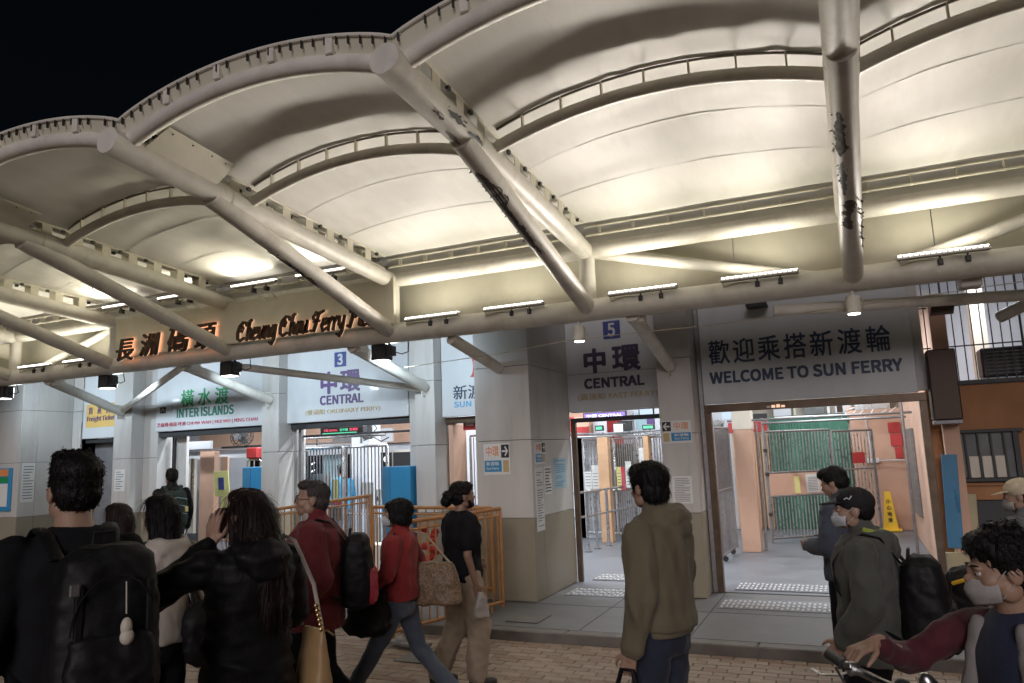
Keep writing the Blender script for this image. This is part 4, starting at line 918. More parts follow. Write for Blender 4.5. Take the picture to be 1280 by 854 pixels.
for x0, x1, y, z0, z1, m in ((-9.9, -9.2, 13.5, 1.45, 1.78, 'red_paint'), (-9.1, -8.5, 13.8, 1.3, 1.9, 'wall_cream'), (-10.6, -10.0, 13.4, 1.1, 1.85, 'paper_blue'), (-8.3, -7.6, 13.9, 1.2, 1.85, 'glass_grey'), (-7.7, -7.4, 12.6, .0, 1.9, 'slat_beige'), (-8.4, -8.0, 12.8, 1.5, 1.85, 'black_metal'), (-10, -7.6, 13.6, .3, 1.1, 'blue_board'), (-10.2, -9.6, 13.2, 2.1, 2.3, 'steel_dull'), (-8.15, -7.95, 11.4, 2.1, 2.4, 'black_metal'), (-9.5, -9.2, 14.0, 2.1, 2.4, 'wall_white')):
    bar('hall_fitting', x0, x1, y, y+.05, z0, z1, m)
mb = MB()
for k in range(9): mb.tube([(-8.1+k*.09, 10.6, 2.15), (-8.08+k*.1, 10.62, 2.25), (-8.0+k*.08, 10.6, 2.35)], .01, 5)
mb.tube([(-7.4, 10.4, 2.05), (-7.2, 10.4, 2.10), (-7.05, 10.4, 2.02), (-6.9, 10.4, 2.08)], .012, 5); part('hanging_cable', mb, 'cable_dark', bld, kind='stuff')
for x in (-9.4, -9.0, -8.7):
    mb = MB(); mb.ell((x, 13.0, 1.72), (.06, .02, .06), 12, 8); o = tag(part('round_lamp', mb, 'screen_white', None, True), {-9.4: 'left round lamp glowing behind the double gate', -9.0: 'middle round lamp glowing behind the double gate', -8.7: 'right round lamp glowing behind the double gate'}[x], 'lamp', 'round lamps behind the gate')
def cabinet(x0, x1, y0, y1, z1, lbl):
    t = thing('ticket_cabinet', lbl, 'cabinet', ((x0+x1)/2, y0, 0), 'blue cabinets in the doorways'); mb = MB(); mb.box(x0, x1, y0, y1, 0, z1, .01); part('cabinet_body', mb, 'blue_paint', t)
    mb = MB(); mb.box(x0+.004, x0+(x1-x0)*.28, y0-.006, y0-.001, .01, z1-.01); part('door_panel', mb, 'blue_board', t)
cabinet(-6.12, -5.66, 9.05, 9.5, 1.62, 'blue cabinet at the right side of the doorway under sign 3'); cabinet(-9.12, -8.50, 9.45, 9.9, 1.68, 'blue cabinet at the right side of the inter islands doorway')

# --- inter islands hall
t = thing('wall_fan', 'black caged fan hanging at the top of the inter islands doorway', 'fan', (-10.2, 10.6, 2.2))
c = Vector((-10.35, 10.7, 2.24)); ax = Vector((.75, -.45, -.35)).normalized(); u = ax.cross(Vector((0, 0, 1))).normalized(); v = ax.cross(u)
mb = MB()
for rr, off in ((.21, 0), (.17, .05), (.17, -.05), (.09, .075), (.09, -.075)): mb.tube([c+ax*off+(u*math.cos(q*PI/10)+v*math.sin(q*PI/10))*rr for q in range(21)], .006, 5, False)
for k in range(16):
    q = k*PI/8; e = u*math.cos(q)+v*math.sin(q); mb.tube([c+ax*.085, c+ax*.05+e*.17, c+e*.21, c-ax*.05+e*.17, c-ax*.085], .004, 4)
part('cage', mb, 'black_metal', t)
mb = MB()
for k in range(3): q = k*2*PI/3; e = u*math.cos(q)+v*math.sin(q); f_ = v*math.cos(q)-u*math.sin(q); mb.obox(c+e*.09, e*.075, f_*.05+ax*.015, ax*.003)
part('blade', mb, 'ink_grey', t)
mb = MB(); mb.cap2(c-ax*.08, c-ax*.20, .05, .04); part('motor', mb, 'black_metal', t, True)
mb = MB(); mb.tube([c-ax*.16, c-ax*.16+Vector((0, 0, -.12)), c-ax*.2+Vector((-.1, .1, -.14))], .014, 6); mb.tube([(-10.95, 10.8, 2.06), (-9.9, 10.8, 2.06)], .02, 6); part('bracket', mb, 'black_metal', t, True)
t = thing('stair_barrier', 'steel tube barrier with a red box on top inside the inter islands doorway', 'barrier', (-11.4, 11.9, 0))
mb = MB(); mb.tube([(-11.35, 11.9, 0), (-11.35, 11.9, 1.78), (-11.30, 11.9, 1.82), (-11.05, 11.9, 1.82), (-11.0, 11.9, 1.78), (-11.0, 11.9, 0)], .024, 8); mb.tube([(-11.18, 11.9, 0), (-11.18, 11.9, 1.82)], .016, 6); mb.tube([(-11.9, 11.9, 1.12), (-11, 11.9, 1.12)], .02, 6); part('tube_frame', mb, 'steel', t, True)
mb = MB(); mb.box(-11.33, -11.03, 11.82, 11.98, 1.84, 2.06, .02); part('red_box', mb, 'red_paint', t)
t = thing('poster_stand', 'yellow poster with blue shape on a stand inside the inter islands doorway', 'poster', (-11.6, 11.4, 0))
mb = MB(); mb.obox((-11.55, 11.4, 1.36), (.20, 0, 0), (0, .008, 0), (-.03, 0, .25), .003); part('poster', mb, 'paper_yellow', t)
mb = MB(); mb.obox((-11.55, 11.388, 1.36), (.075, 0, 0), (0, .003, 0), (-.01, 0, .12), .002); part('blue_shape', mb, 'navy_blue', t)
mb = MB(); mb.box(-11.55, -11.42, 11.4, 11.41, .85, 1.10); part('green_tag', mb, 'paper_yellow', t); mb = MB(); mb.tube([(-11.5, 11.42, 0), (-11.5, 11.42, 1.3)], .015, 6); part('stand_pole', mb, 'steel', t)
mb = MB(); mb.box(-11.8, -11.25, 11.5, 11.9, .45, .80, .02); tag(part('storage_bin', mb, 'navy_blue'), 'dark blue bin below the yellow poster', 'bin')
for x0, x1, y, z0, z1, m in ((-14.6, -14.0, 12.85, .75, 1.85, 'wall_cream'), (-13.97, -13.92, 12.85, .5, 1.9, 'steel'), (-12.4, -12.2, 12.2, .3, 1.9, 'orange_wall'), (-14.4, -14.0, 12.7, 2.1, 2.3, 'glass_grey'), (-13.9, -13.2, 12.7, 2.1, 2.28, 'wall_white'), (-12.1, -11.3, 12.6, .6, 1.0, 'glass_grey')):
    bar('hall_fitting', x0, x1, y, y+.05, z0, z1, m)
for k in range(5): bar('board_sheet', -14.55+k*.11, -14.46+k*.11, 12.835, 12.845, .85+.1*(k % 2), 1.75, 'paper_yellow' if k % 2 else 'paper')
for k, (x, z) in enumerate(((-11.2, 1.76), (-10.9, 1.68), (-10.9, 1.52))): mb = MB(); mb.obox((x, 13.4, z), (.05, 0, .02), (0, .01, 0), (0, 0, .015)); part('distant_lamp', mb, 'screen_white', bld)

# --- bay beside the company sign
t = thing('hall_gate', 'narrow barred gate with posters left of the big pillar', 'gate', (-5.1, 10.0, 0))
frame_of(t, (-5.16, 9.95), (-4.4, 9.95), .1, 2.03, .022, 'steel_dull', (1.0,)); bars_between(t, (-5.16, 9.95, 0), (-4.4, 9.95, 0), .12, 2.0, 7, .008, 'steel_dull')
for x0, x1, z0, z1, m in ((-5.05, -4.7, 1.62, 1.75, 'paper_blue'), (-5.05, -4.6, 1.30, 1.58, 'paper_yellow'), (-5.0, -4.75, 1.38, 1.5, 'ink_grey'), (-5.05, -4.6, .9, 1.27, 'sign_yellow'), (-5.0, -4.6, 1.15, 1.25, 'paper')):
    mb = MB(); mb.box(x0, x1, 9.99, 9.995+.002*len(m), z0, z1); part('poster', mb, m, t)
t = thing('red_board', 'red board under the company sign left of the big pillar', 'board', (-4.9, 9.6, 2.1)); mb = MB(); mb.box(-5.10, -4.3, 9.62, 9.66, 2.10, 2.24, .004); part('panel', mb, 'red_paint', t)
mb = MB(); mb.box(-5.06, -4.93, 9.612, 9.618, 2.16, 2.21); part('white_label', mb, 'paper', t)
mb = MB(); mb.box(-5.2, -4.5, 9.7, 10.0, .6, .98, .02); tag(part('covered_bundle', mb, 'navy_blue'), 'dark blue covered bundle behind the ponytailed man', 'bundle')

# --- orange crowd barriers
def barrier(P, Q, z0, z1a, z1b, n, lbl, feet=True):
    P, Q = Vector(P), Vector(Q); t = thing('crowd_barrier', lbl, 'barrier', (P.x, P.y, z0-.1), 'orange crowd barriers'); m = 'orange_rail'
    mb = MB(); mb.tube([(P.x, P.y, z0), (P.x, P.y, z1a)], .02, 8); part('end_post', mb, m, t, True); mb = MB(); mb.tube([(Q.x, Q.y, z0), (Q.x, Q.y, z1b)], .02, 8); part('end_post', mb, m, t, True)
    mb = MB(); mb.tube([(P.x, P.y, z1a), (Q.x, Q.y, z1b)], .022, 8); part('top_rail', mb, m, t, True)
    mb = MB(); mb.tube([(P.x, P.y, z0+.06), (Q.x, Q.y, z0+.06)], .02, 8); part('bottom_rail', mb, m, t, True)
    mb = MB(); a = z1a-.08; b = z1b-.08; mb.tube([(P.x, P.y, a), (Q.x, Q.y, b)], .012, 8); part('under_rail', mb, m, t, True)
    for i in range(n): f = (i+.5)/n; p = P.lerp(Q, f); mb = MB(); mb.tube([(p.x, p.y, z0+.06), (p.x, p.y, z1a+(z1b-z1a)*f-.02)], .010, 6); part('bar', mb, m, t, True)
    if feet:
        d = (Q-P).normalized(); nn = Vector((-d.y, d.x, 0))
        for f in (.12, .88): p = P.lerp(Q, f); mb = MB(); mb.obox((p.x, p.y, z0-.085), d*.09, nn*.24, (0, 0, .016), .005); part('foot_slab', mb, 'slab', t); mb = MB(); mb.tube([(p.x, p.y, z0-.075), (p.x, p.y, z0+.06)], .016, 8); part('foot_post', mb, m, t)
    return t
barrier((-4.18, 6.33, 0), (-3.74, 7.9, 0), .03, 1.10, 1.12, 15, 'orange barrier nearest the camera beside the big pillar')
barrier((-5.75, 8.28, 0), (-4.0, 8.22, 0), .10, 1.12, 1.10, 14, 'orange barrier standing in front of the pillar left of the company sign')
barrier((-7.75, 8.55, 0), (-5.98, 8.55, 0), .10, 1.06, 1.25, 15, 'orange barrier across the doorway under sign 3')
bb = [o for o in bpy.data.objects if o.name.startswith('crowd_barrier') and not o.parent][0]
for k, (z0, z1) in enumerate(((.88, 1.10), (.68, .87))):
    p = Vector((-3.93, 7.2, 0)); d = Vector((.3, .95, 0)).normalized(); mb = MB(); mb.obox((-3.93+.03, 7.18, (z0+z1)/2), d*.12, (-.003, .001, 0), (0, 0, (z1-z0)/2)); tag(part('barrier_notice', mb, 'paper'), ('upper' if k == 0 else 'lower')+' white notice tied to the orange barrier beside the big pillar', 'notice')
t = thing('red_mesh_bag', 'red crumpled sheet hanging behind the bars of the near orange barrier', 'sheet', (-4.0, 7.0, .3))
mb = MB()
for k in range(14): mb.ell((-4.10+random.uniform(-.02, .02), 7.0+random.uniform(-.2, .1), .45+k*.042), (.035, .07, .04), 8, 6)
part('cloth', mb, 'red_paint', t, True)
# grey low wall / planter strip under the gate behind the walkers
mb = MB(); mb.box(-7.9, -6.0, 9.7, 10.0, 0, .45, .01); part('low_wall', mb, 'wall_cream', bld)
# ================================================================== PEOPLE
mat('skin', (.40, .25, .175), .5, nscale=18, namt=.08, sss=.08)
mat('skin_tan', (.28, .165, .11), .5, nscale=18, namt=.1, sss=.08)
mat('hair', (.007, .006, .006), .5, spec=.25, nscale=30, namt=.4, bump=.5, bscale=60, stretch=(3, 3, .35))
mat('hair_brown', (.017, .009, .007), .5, spec=.25, nscale=30, namt=.4, bump=.5, bscale=60, stretch=(3, 3, .35))
mat('hair_grey', (.06, .05, .045), .5, nscale=40, namt=.5, bump=.8, bscale=70, stretch=(3, 3, .5))
mat('eye_white', (.7, .68, .65), .25); mat('iris', (.02, .012, .01), .15)
mat('lip', (.35, .13, .11), .5)
mat('mask', (.62, .66, .70), .8, nscale=20, bump=.2, bscale=80)
mat('mask_grey', (.42, .40, .38), .8, nscale=20, bump=.2, bscale=80)
def cloth(nm, c, rough=.85, **k): return mat(nm, c, rough, nscale=k.pop('ns', 6), namt=.16, bump=k.pop('bump', .8), bscale=k.pop('bs', 15), sheen=k.pop('sheen', .1), stretch=k.pop('st', (1, 1, .55)), **k)
cloth('tee_black', (.009, .009, .011), sheen=0, spec=.2); cloth('jacket_black', (.0065, .0065, .008), .6, sheen=0, spec=.3); cloth('jacket_maroon', (.15, .018, .022)); cloth('jacket_red', (.26, .022, .022), .8)
cloth('hoodie_olive', (.150, .128, .080)); cloth('hoodie_cream', (.48, .44, .38)); cloth('jacket_slate', (.05, .06, .085)); cloth('jacket_khaki', (.085, .088, .075)); cloth('hoodie_grey', (.12, .12, .13))
cloth('lining_green', (.34, .42, .06)); cloth('denim', (.095, .115, .155)); cloth('denim_dark', (.02, .026, .045)); cloth('trousers_black', (.007, .007, .009), sheen=0, spec=.2); cloth('trousers_khaki', (.34, .27, .19))
cloth('sleeve_wine', (.085, .014, .022)); cloth('vest_grey', (.30, .28, .27)); cloth('tee_navy', (.02, .028, .06)); cloth('tee_blue', (.03, .25, .45)); cloth('tee_band', (.26, .25, .25))
mat('bag_black', (.006, .006, .007), .6, nscale=12, bump=.3, bscale=30, spec=.35); mat('bag_tan', (.42, .27, .13), .45, nscale=5, namt=.1, bump=.15); mat('bag_green', (.03, .055, .05), .7, nscale=8)
mat('bag_pattern', (.20, .13, .075), .55, nscale=70, namt=.7, bump=.2); mat('gold', (.7, .5, .25), .3, metal=1); mat('cap_black', (.012, .012, .013), .8, bump=.2); mat('cap_cream', (.62, .53, .38), .8, nscale=10, bump=.3)
mat('shoe_black', (.02, .02, .02), .6); mat('shoe_white', (.5, .5, .5), .6); mat('charm', (.65, .6, .5), .5); mat('pink_print', (.30, .03, .09), .8); mat('phone', (.02, .02, .02), .2); mat('plastic_bag', (.36, .33, .29), .4, nscale=10)
mat('bag_red', (.45, .03, .06), .6, nscale=8, bump=.3)

def fuse(mb, voxel, smooth=2, wrinkle=0, wf=(7, 7, 4), seed=0):
    """one continuous surface out of overlapping closed shapes"""
    me = mesh_of('tmp', mb, 'skin'); o = link('tmp', me)
    r = o.modifiers.new('r', 'REMESH'); r.mode = 'VOXEL'; r.voxel_size = voxel; r.use_smooth_shade = True
    if smooth:
        q = o.modifiers.new('s', 'SMOOTH'); q.factor = .6; q.iterations = smooth
    dg = bpy.context.evaluated_depsgraph_get(); out = bpy.data.meshes.new_from_object(o.evaluated_get(dg))
    bpy.data.objects.remove(o); bpy.data.meshes.remove(me)
    if wrinkle:
        n = len(out.vertices); co = np.empty(n*3, np.float32); no = np.empty(n*3, np.float32)
        out.vertices.foreach_get('co', co); out.vertices.foreach_get('normal', no); co = co.reshape(-1, 3); no = no.reshape(-1, 3)
        nz = noise.noise; a, b, c = wf
        dv = np.array([abs(nz(Vector((x*a+seed, y*b, z*c+x*2))))*-1.6+.45+.7*nz(Vector((x*a*2.3, y*b*2.3+seed, z*c*2.6))) for x, y, z in co], np.float32)
        co += no*(dv*wrinkle)[:, None]; out.vertices.foreach_set('co', co.ravel())
    out.update(); return out
def put(me, name, mats, parent, label=None):
    me.materials.clear()
    for m in (mats if isinstance(mats, (list, tuple)) else [mats]): me.materials.append(M[m])
    me.shade_smooth(); me.name = name; o = link(name, me, parent)
    if label: o['label'] = label
    return o
V3 = Vector
J0 = dict(hipL=(-.09, 0, .90), kneeL=(-.10, .03, .49), ankL=(-.10, -.02, .09), hipR=(.09, 0, .90), kneeR=(.10, .03, .49), ankR=(.10, -.02, .09),
          shL=(-.185, -.01, 1.40), elL=(-.235, -.04, 1.12), wrL=(-.23, .05, .88), shR=(.185, -.01, 1.40), elR=(.235, -.04, 1.12), wrR=(.23, .05, .88), head=(0, .025, 1.595), footL=0, footR=0)
def head_shapes(mb, c, R, detail=True, wide=1):
    """skull, jaw, nose, brow, ears, lips; face looks along +Y before R"""
    def E(p, r, rot=None, n=18, m=12):
        q = R.to_3x3(); mb.ell(c+q @ V3(p), r, n, m, (q @ rot) if rot else q)
    E((0, -.012, .030), (.074*wide, .094, .088)); E((0, .018, -.010), (.066*wide, .074, .085)); E((0, .040, -.062), (.048*wide, .046, .045)); E((0, .062, -.085), (.026, .022, .020))
    E((-.040, .045, -.025), (.026, .035, .03)); E((.040, .045, -.025), (.026, .035, .03))
    for s in (-1, 1):
        E((s*.076*wide, -.012, -.005), (.009, .022, .033)); E((s*.073*wide, .0, -.005), (.012, .012, .02)); E((s*.026, .078, .018), (.022, .012, .009)); E((s*.055, .005, -.055), (.02, .035, .035))
    E((0, .088, .004), (.010, .012, .026)); E((0, .101, -.016), (.013, .014, .012)); E((-.013, .093, -.020), (.009, .010, .008)); E((.013, .093, -.020), (.009, .010, .008))
    E((0, .088, -.045), (.023, .011, .006)); E((0, .087, -.056), (.020, .010, .007)); E((0, .075, -.05), (.03, .02, .022))
def face_parts(t, c, R, sk=1, brow='hair'):
    q = R.to_3x3()
    for s in (-1, 1):
        mb = MB(); mb.ell(c+q @ V3((s*.030, .073, .002)), (.0125, .0125, .0125), 12, 8); e = part('eye', mb, 'eye_white', t, True, world=False)
        mb = MB(); mb.ell(c+q @ V3((s*.030, .0815, .001)), (.0055, .0050, .0055), 10, 6); part('iris', mb, 'iris', e, True, world=False)
        mb = MB(); mb.tube([c+q @ V3((s*(.030+d), .0825-abs(d)*.35, .0085-abs(d)*.25)) for d in (-.014, -.006, .003, .012)], .0028, 6); mb.tube([c+q @ V3((s*(.030+d), .081-abs(d)*.35, -.006+abs(d)*.2)) for d in (-.012, 0, .012)], .0022, 6); part('eyelid', mb, 'skin', t, True, world=False)
        mb = MB(); mb.tube([c+q @ V3((s*x, y, z)) for x, y, z in ((.014, .092, .022), (.030, .089, .0275), (.046, .076, .024))], [.003, .0042, .002], 6, sq=.7); part('eyebrow', mb, brow, t, True, world=False)
def hand_shapes(mb, w, d, n, side, curl=.5, spread=.25, s=1.0, thumb=.6):
    """w wrist, d forearm direction, n palm normal (fingers curl towards n), side = direction of the thumb"""
    d, n = V3(d).normalized(), V3(n); n = (n-d*n.dot(d)).normalized(); x = d.cross(n)
    if x.dot(V3(side)) < 0: x = -x
    w = V3(w); k = w+d*.085*s
    for t_ in (-.030, -.010, .010, .028): mb.cap2(w+x*t_*.7*s+d*.01, k+x*t_*s, .013*s, .0115*s, 8)
    mb.cap2(w-d*.02, w+d*.03*s, .022*s, .022*s, 10)
    for i, (t_, L, r) in enumerate(((.031, .068, .0088), (.0105, .078, .0092), (-.0105, .072, .0088), (-.030, .058, .0078))):
        p = k+x*t_*s; a = curl*(.85+.12*i); dd = d+x*(t_*spread*12)
        for f, q in ((.46, .55), (.30, 1.35), (.24, 2.0)):
            v = (dd.normalized()*math.cos(a*q)+n*math.sin(a*q)); p2 = p+v*L*f*s; mb.cap2(p, p2, r*s, r*.93*s, 8); p = p2; r *= .93
    p = w+d*.022*s+x*.026*s; v1 = (d*.65+x*.75+n*.35*thumb).normalized(); p1 = p+v1*.036*s; mb.cap2(p, p1, .013*s, .011*s, 8)
    v2 = (d*.9+x*.25+n*.55*thumb).normalized(); p2 = p1+v2*.032*s; mb.cap2(p1, p2, .0105*s, .0095*s, 8); v3 = (d+n*.9*thumb).normalized(); mb.cap2(p2, p2+v3*.025*s, .0095*s, .0075*s, 8)
def lerp(a, b, f): return V3(a).lerp(V3(b), f)
def person(label, x, y, z, rz, S_, J={}, head_rot=(0, 0, 0), voxel=.009, hands={}, skin='skin', face=False, build=1.0, lean=0, group=None, brow='hair', wide=1, neck=.052):
    t = thing('person', label, 'person', (x, y, z), group, math.radians(rz)); k = S_/1.72; t.scale = (k, k, k)
    j = {a: V3(b) if not isinstance(b, (int, float)) else b for a, b in {**J0, **J}.items()}
    j['R'] = Euler([math.radians(a) for a in head_rot], 'XYZ').to_matrix().to_4x4(); j['t'] = t; j['b'] = build; j['lean'] = lean
    mb = MB(); h = j['head']; c7 = V3((h.x*.5, h.y*.5-.03, 1.44)) if 'neck' not in j else j['neck']
    mb.cap2(c7, h+V3((0, -.015, -.06)), neck+.008, neck-.002, 18)
    mb.loft([(0, .0, .86, .12, .09), (0, 0, .98, .115, .085), (0, 0, 1.15, .12, .085), (0, 0, 1.30, .15, .09), (0, -.01, 1.38, .15, .08), (c7.x*.6, -.02, 1.43, .09, .065), (c7.x, c7.y, 1.45, .055, .05)], 18)
    head_shapes(mb, h, j['R'], wide=wide)
    for s in 'LR':
        mb.chain([j['sh'+s]*.97, j['el'+s], j['wr'+s]], [.042, .036, .024], 12)
        hd = j.get('h'+s, {}) if False else hands.get(s)
        d = (j['wr'+s]-j['el'+s]).normalized(); sx = -1 if s == 'L' else 1
        if hd: hand_shapes(mb, j['wr'+s], hd.get('d', d), hd.get('n', (0, 1, 0)), hd.get('side', (-sx, 0, 0)), hd.get('curl', .5), s=hd.get('s', 1), thumb=hd.get('thumb', .6))
        else: hand_shapes(mb, j['wr'+s], d, (-sx, .2, 0), (0, 1, 0), .45)
        mb.chain([j['hip'+s], j['knee'+s], j['ank'+s]], [.07, .05, .036], 12)
    put(fuse(mb, voxel, 1), 'body', skin, t)
    if face: face_parts(t, h, j['R'], brow=brow)
    return j
def legs(j, m, r=(.098, .072, .062), cuff=.10, vox=.013, wr=.007, shoe='shoe_black', flare=0):
    mb = MB(); b = j['b']; mb.loft([(0, 0, .80, .15*b, .115*b), (0, 0, .90, .165*b, .12*b), (0, 0, 1.00, .155*b, .11*b)], 18); mb.ell((0, -.01, .86), (.155*b, .12*b, .09), 16, 10)
    for s in 'LR':
        h, kn, a = j['hip'+s], j['knee'+s], j['ank'+s]; a2 = lerp(kn, a, 1-.02/max(.1, (a-kn).length))
        mb.chain([h+V3((0, 0, .03)), lerp(h, kn, .5), kn, lerp(kn, a, .45), a2], [r[0]*b, (r[0]+r[1])/2*b*1.02, r[1]*b, (r[1]+r[2])/2*b, (r[2]+flare)*b], 16)
    put(fuse(mb, vox, 2, wr, (9, 9, 7)), 'trousers', m, j['t'])
    for s in 'LR':
        a = j['ank'+s]; yaw = j.get('foot'+s, 0); pit = j.get('pitch'+s, 0); q = Euler((math.radians(pit), 0, math.radians(yaw))).to_matrix(); mb = MB(); c = a+V3((0, 0, -.045))
        def E(p, rr): mb.ell(c+q @ V3(p), rr, 14, 8, q)
        E((0, .02, .015), (.042, .075, .05)); E((0, .11, -.008), (.046, .085, .034)); E((0, -.03, .0), (.038, .045, .045)); mb.obox(c+q @ V3((0, .055, -.035)), q @ V3((.040, 0, 0)), q @ V3((0, .125, 0)), q @ V3((0, 0, .010)), .006)
        put(fuse(mb, .009, 1), 'shoe', shoe, j['t'])
def top(j, m, hem=.86, r=(.064, .054, .044), g=.0, vox=.012, wr=.008, name='jacket', short=False, wf=(7, 7, 5), flare=.0, collar=True, seed=0, sleeve=None, hood=None, shoulders=1.0, chest=0, label=None, hr=.5):
    b = j['b']; mb = MB(); c7 = V3((j['head'].x*.5, j['head'].y*.5-.03, 1.44)); ln = j['lean']
    R = [(hem, .168+g+flare, .128+g+flare), (hem+.05, .170+g+flare*.8, .130+g+flare*.8), (1.0, .162+g+flare*.5, .124+g+flare*.4), (1.12, .158+g, .120+g), (1.25, .172+g, .128+g+chest), (1.34, .176+g, .126+g+chest), (1.40, .160+g, .108+g), (1.44, .115+g*.6, .085+g*.6), (1.475, .072, .066)]
    mb.loft([(c7.x*max(0, (z-1.2)/.25), -.005+c7.y*max(0, (z-1.3)/.2)+ln*(z-.9), z, rx*b, ry*b) for z, rx, ry in R if z >= hem], 26, 2.25)
    for s in 'LR':
        sh, el, wr_ = j['sh'+s], j['el'+s], j['wr'+s]; sm = mb
        if short: sm.chain([sh*.985, lerp(sh, el, .62)], [r[0]*b*1.05, r[1]*1.12*b], 16)
        else:
            wq = lerp(el, wr_, .93); sm.chain([sh*.985, lerp(sh, el, .5), el, lerp(el, wr_, .5), wq], [r[0]*b*1.06, r[0]*.98*b, r[1]*b*1.05, (r[1]+r[2])/2*b, r[2]*b], 16)
    if collar:
        mb.cap2((c7.x, c7.y+.005, 1.45), (c7.x*1.1, c7.y+.012, 1.495), .074, .068, 18)
    if hood:
        hx, hy, hz, hr_ = hood
        mb.ell((hx, hy, hz), (.105*hr_, .06*hr_, .055*hr_), 18, 10, Euler((.5, 0, 0)).to_matrix()); mb.ell((hx-.07*hr_, hy+.06, hz+.03), (.04, .075, .035), 14, 8); mb.ell((hx+.07*hr_, hy+.06, hz+.03), (.04, .075, .035), 14, 8); mb.ell((hx, hy-.03, hz-.05), (.07*hr_, .04, .06), 14, 8)
    return put(fuse(mb, vox, 2, wr, wf, seed), name, m, j['t'], label)
def hairdo(j, shapes, m='hair', vox=.008, strands=0, L=.05, down=.8, wr=.006, seed=1, name='hair', wf=(38, 38, 9), rad=.0016, fz=.05, out=.0025):
    """shapes in head space: ('e', pos, radii) ellipsoids or ('c', a, b, ra, rb) capsules"""
    mb = MB(); h, R = j['head'], j['R'].to_3x3()
    for s in shapes:
        if s[0] == 'e': mb.ell(h+R @ V3(s[1]), s[2], 20, 14, R)
        else: mb.cap2(h+R @ V3(s[1]), h+R @ V3(s[2]), s[3], s[4], 12)
    me = fuse(mb, vox, 1, wr, wf, seed); o = put(me, name, m, j['t'])
    if strands:
        rr = random.Random(seed); sb = MB(); ps = me.polygons; n = len(ps)
        for _ in range(strands):
            p = ps[rr.randrange(n)]; c = V3(p.center); nn = V3(p.normal); q = (R.transposed() @ (c-h))
            if q.z < -.02 and q.y > .03: continue
            dn = V3((0, 0, -1)); tn = (dn-nn*dn.dot(nn)); back = R @ V3((0, -1, 0)); tb = back-nn*back.dot(nn)
            d = (tn*down+tb*(1-down)+V3((rr.gauss(0, fz), rr.gauss(0, fz), rr.gauss(0, fz*.6)))).normalized(); ll = L*rr.uniform(.5, 1.2); s_ = nn.cross(d).normalized()*rad*rr.uniform(.6, 1.2)
            a = c-nn*.003; b = c+d*ll*.5+nn*out; e = c+d*ll+nn*rr.uniform(-.006, out*1.2)-nn*ll*.10
            sb.add([a-s_, a+s_, b+s_, b-s_, e], [(0, 1, 2, 3), (3, 2, 4)])
        part('hair_strand', sb, m, o, world=False, kind='stuff', fix=False)
    return o
SHORT = [('e', (0, -.022, .040), (.084, .096, .086)), ('e', (0, -.045, -.005), (.078, .068, .072)), ('e', (0, .035, .085), (.066, .055, .042)), ('e', (-.068, -.015, .02), (.016, .035, .04)), ('e', (.068, -.015, .02), (.016, .035, .04))]
def mask_part(j, m='mask'):
    h, R = j['head'], j['R'].to_3x3(); mb = MB()
    def f(u, v):
        a = math.radians(-72+144*u); z = -.012-.088*v; r = .082+.010*math.sin(PI*v); rad = r*(1+.18*math.exp(-((u-.5)/.16)**2)*(1-abs(v-.45))); e = .85+.15*math.sin(PI*v)
        return h+R @ V3((math.sin(a)*rad*.90*e, .012+math.cos(a)*rad, z-.012*abs(u-.5)*2*(1-2*v)))
    mb.grid(f, 24, 12); o = part('face_mask', mb, m, j['t'], True, world=False); sd = o.modifiers.new('thick', 'SOLIDIFY'); sd.thickness = .003
    mb = MB()
    for s in (-1, 1): mb.tube([h+R @ V3(p) for p in ((s*.070, .036, -.016), (s*.080, .0, .022), (s*.084, -.02, .0), (s*.078, -.005, -.03), (s*.066, .035, -.075))], .0016, 6)
    part('ear_loop', mb, m, j['t'], True, world=False)
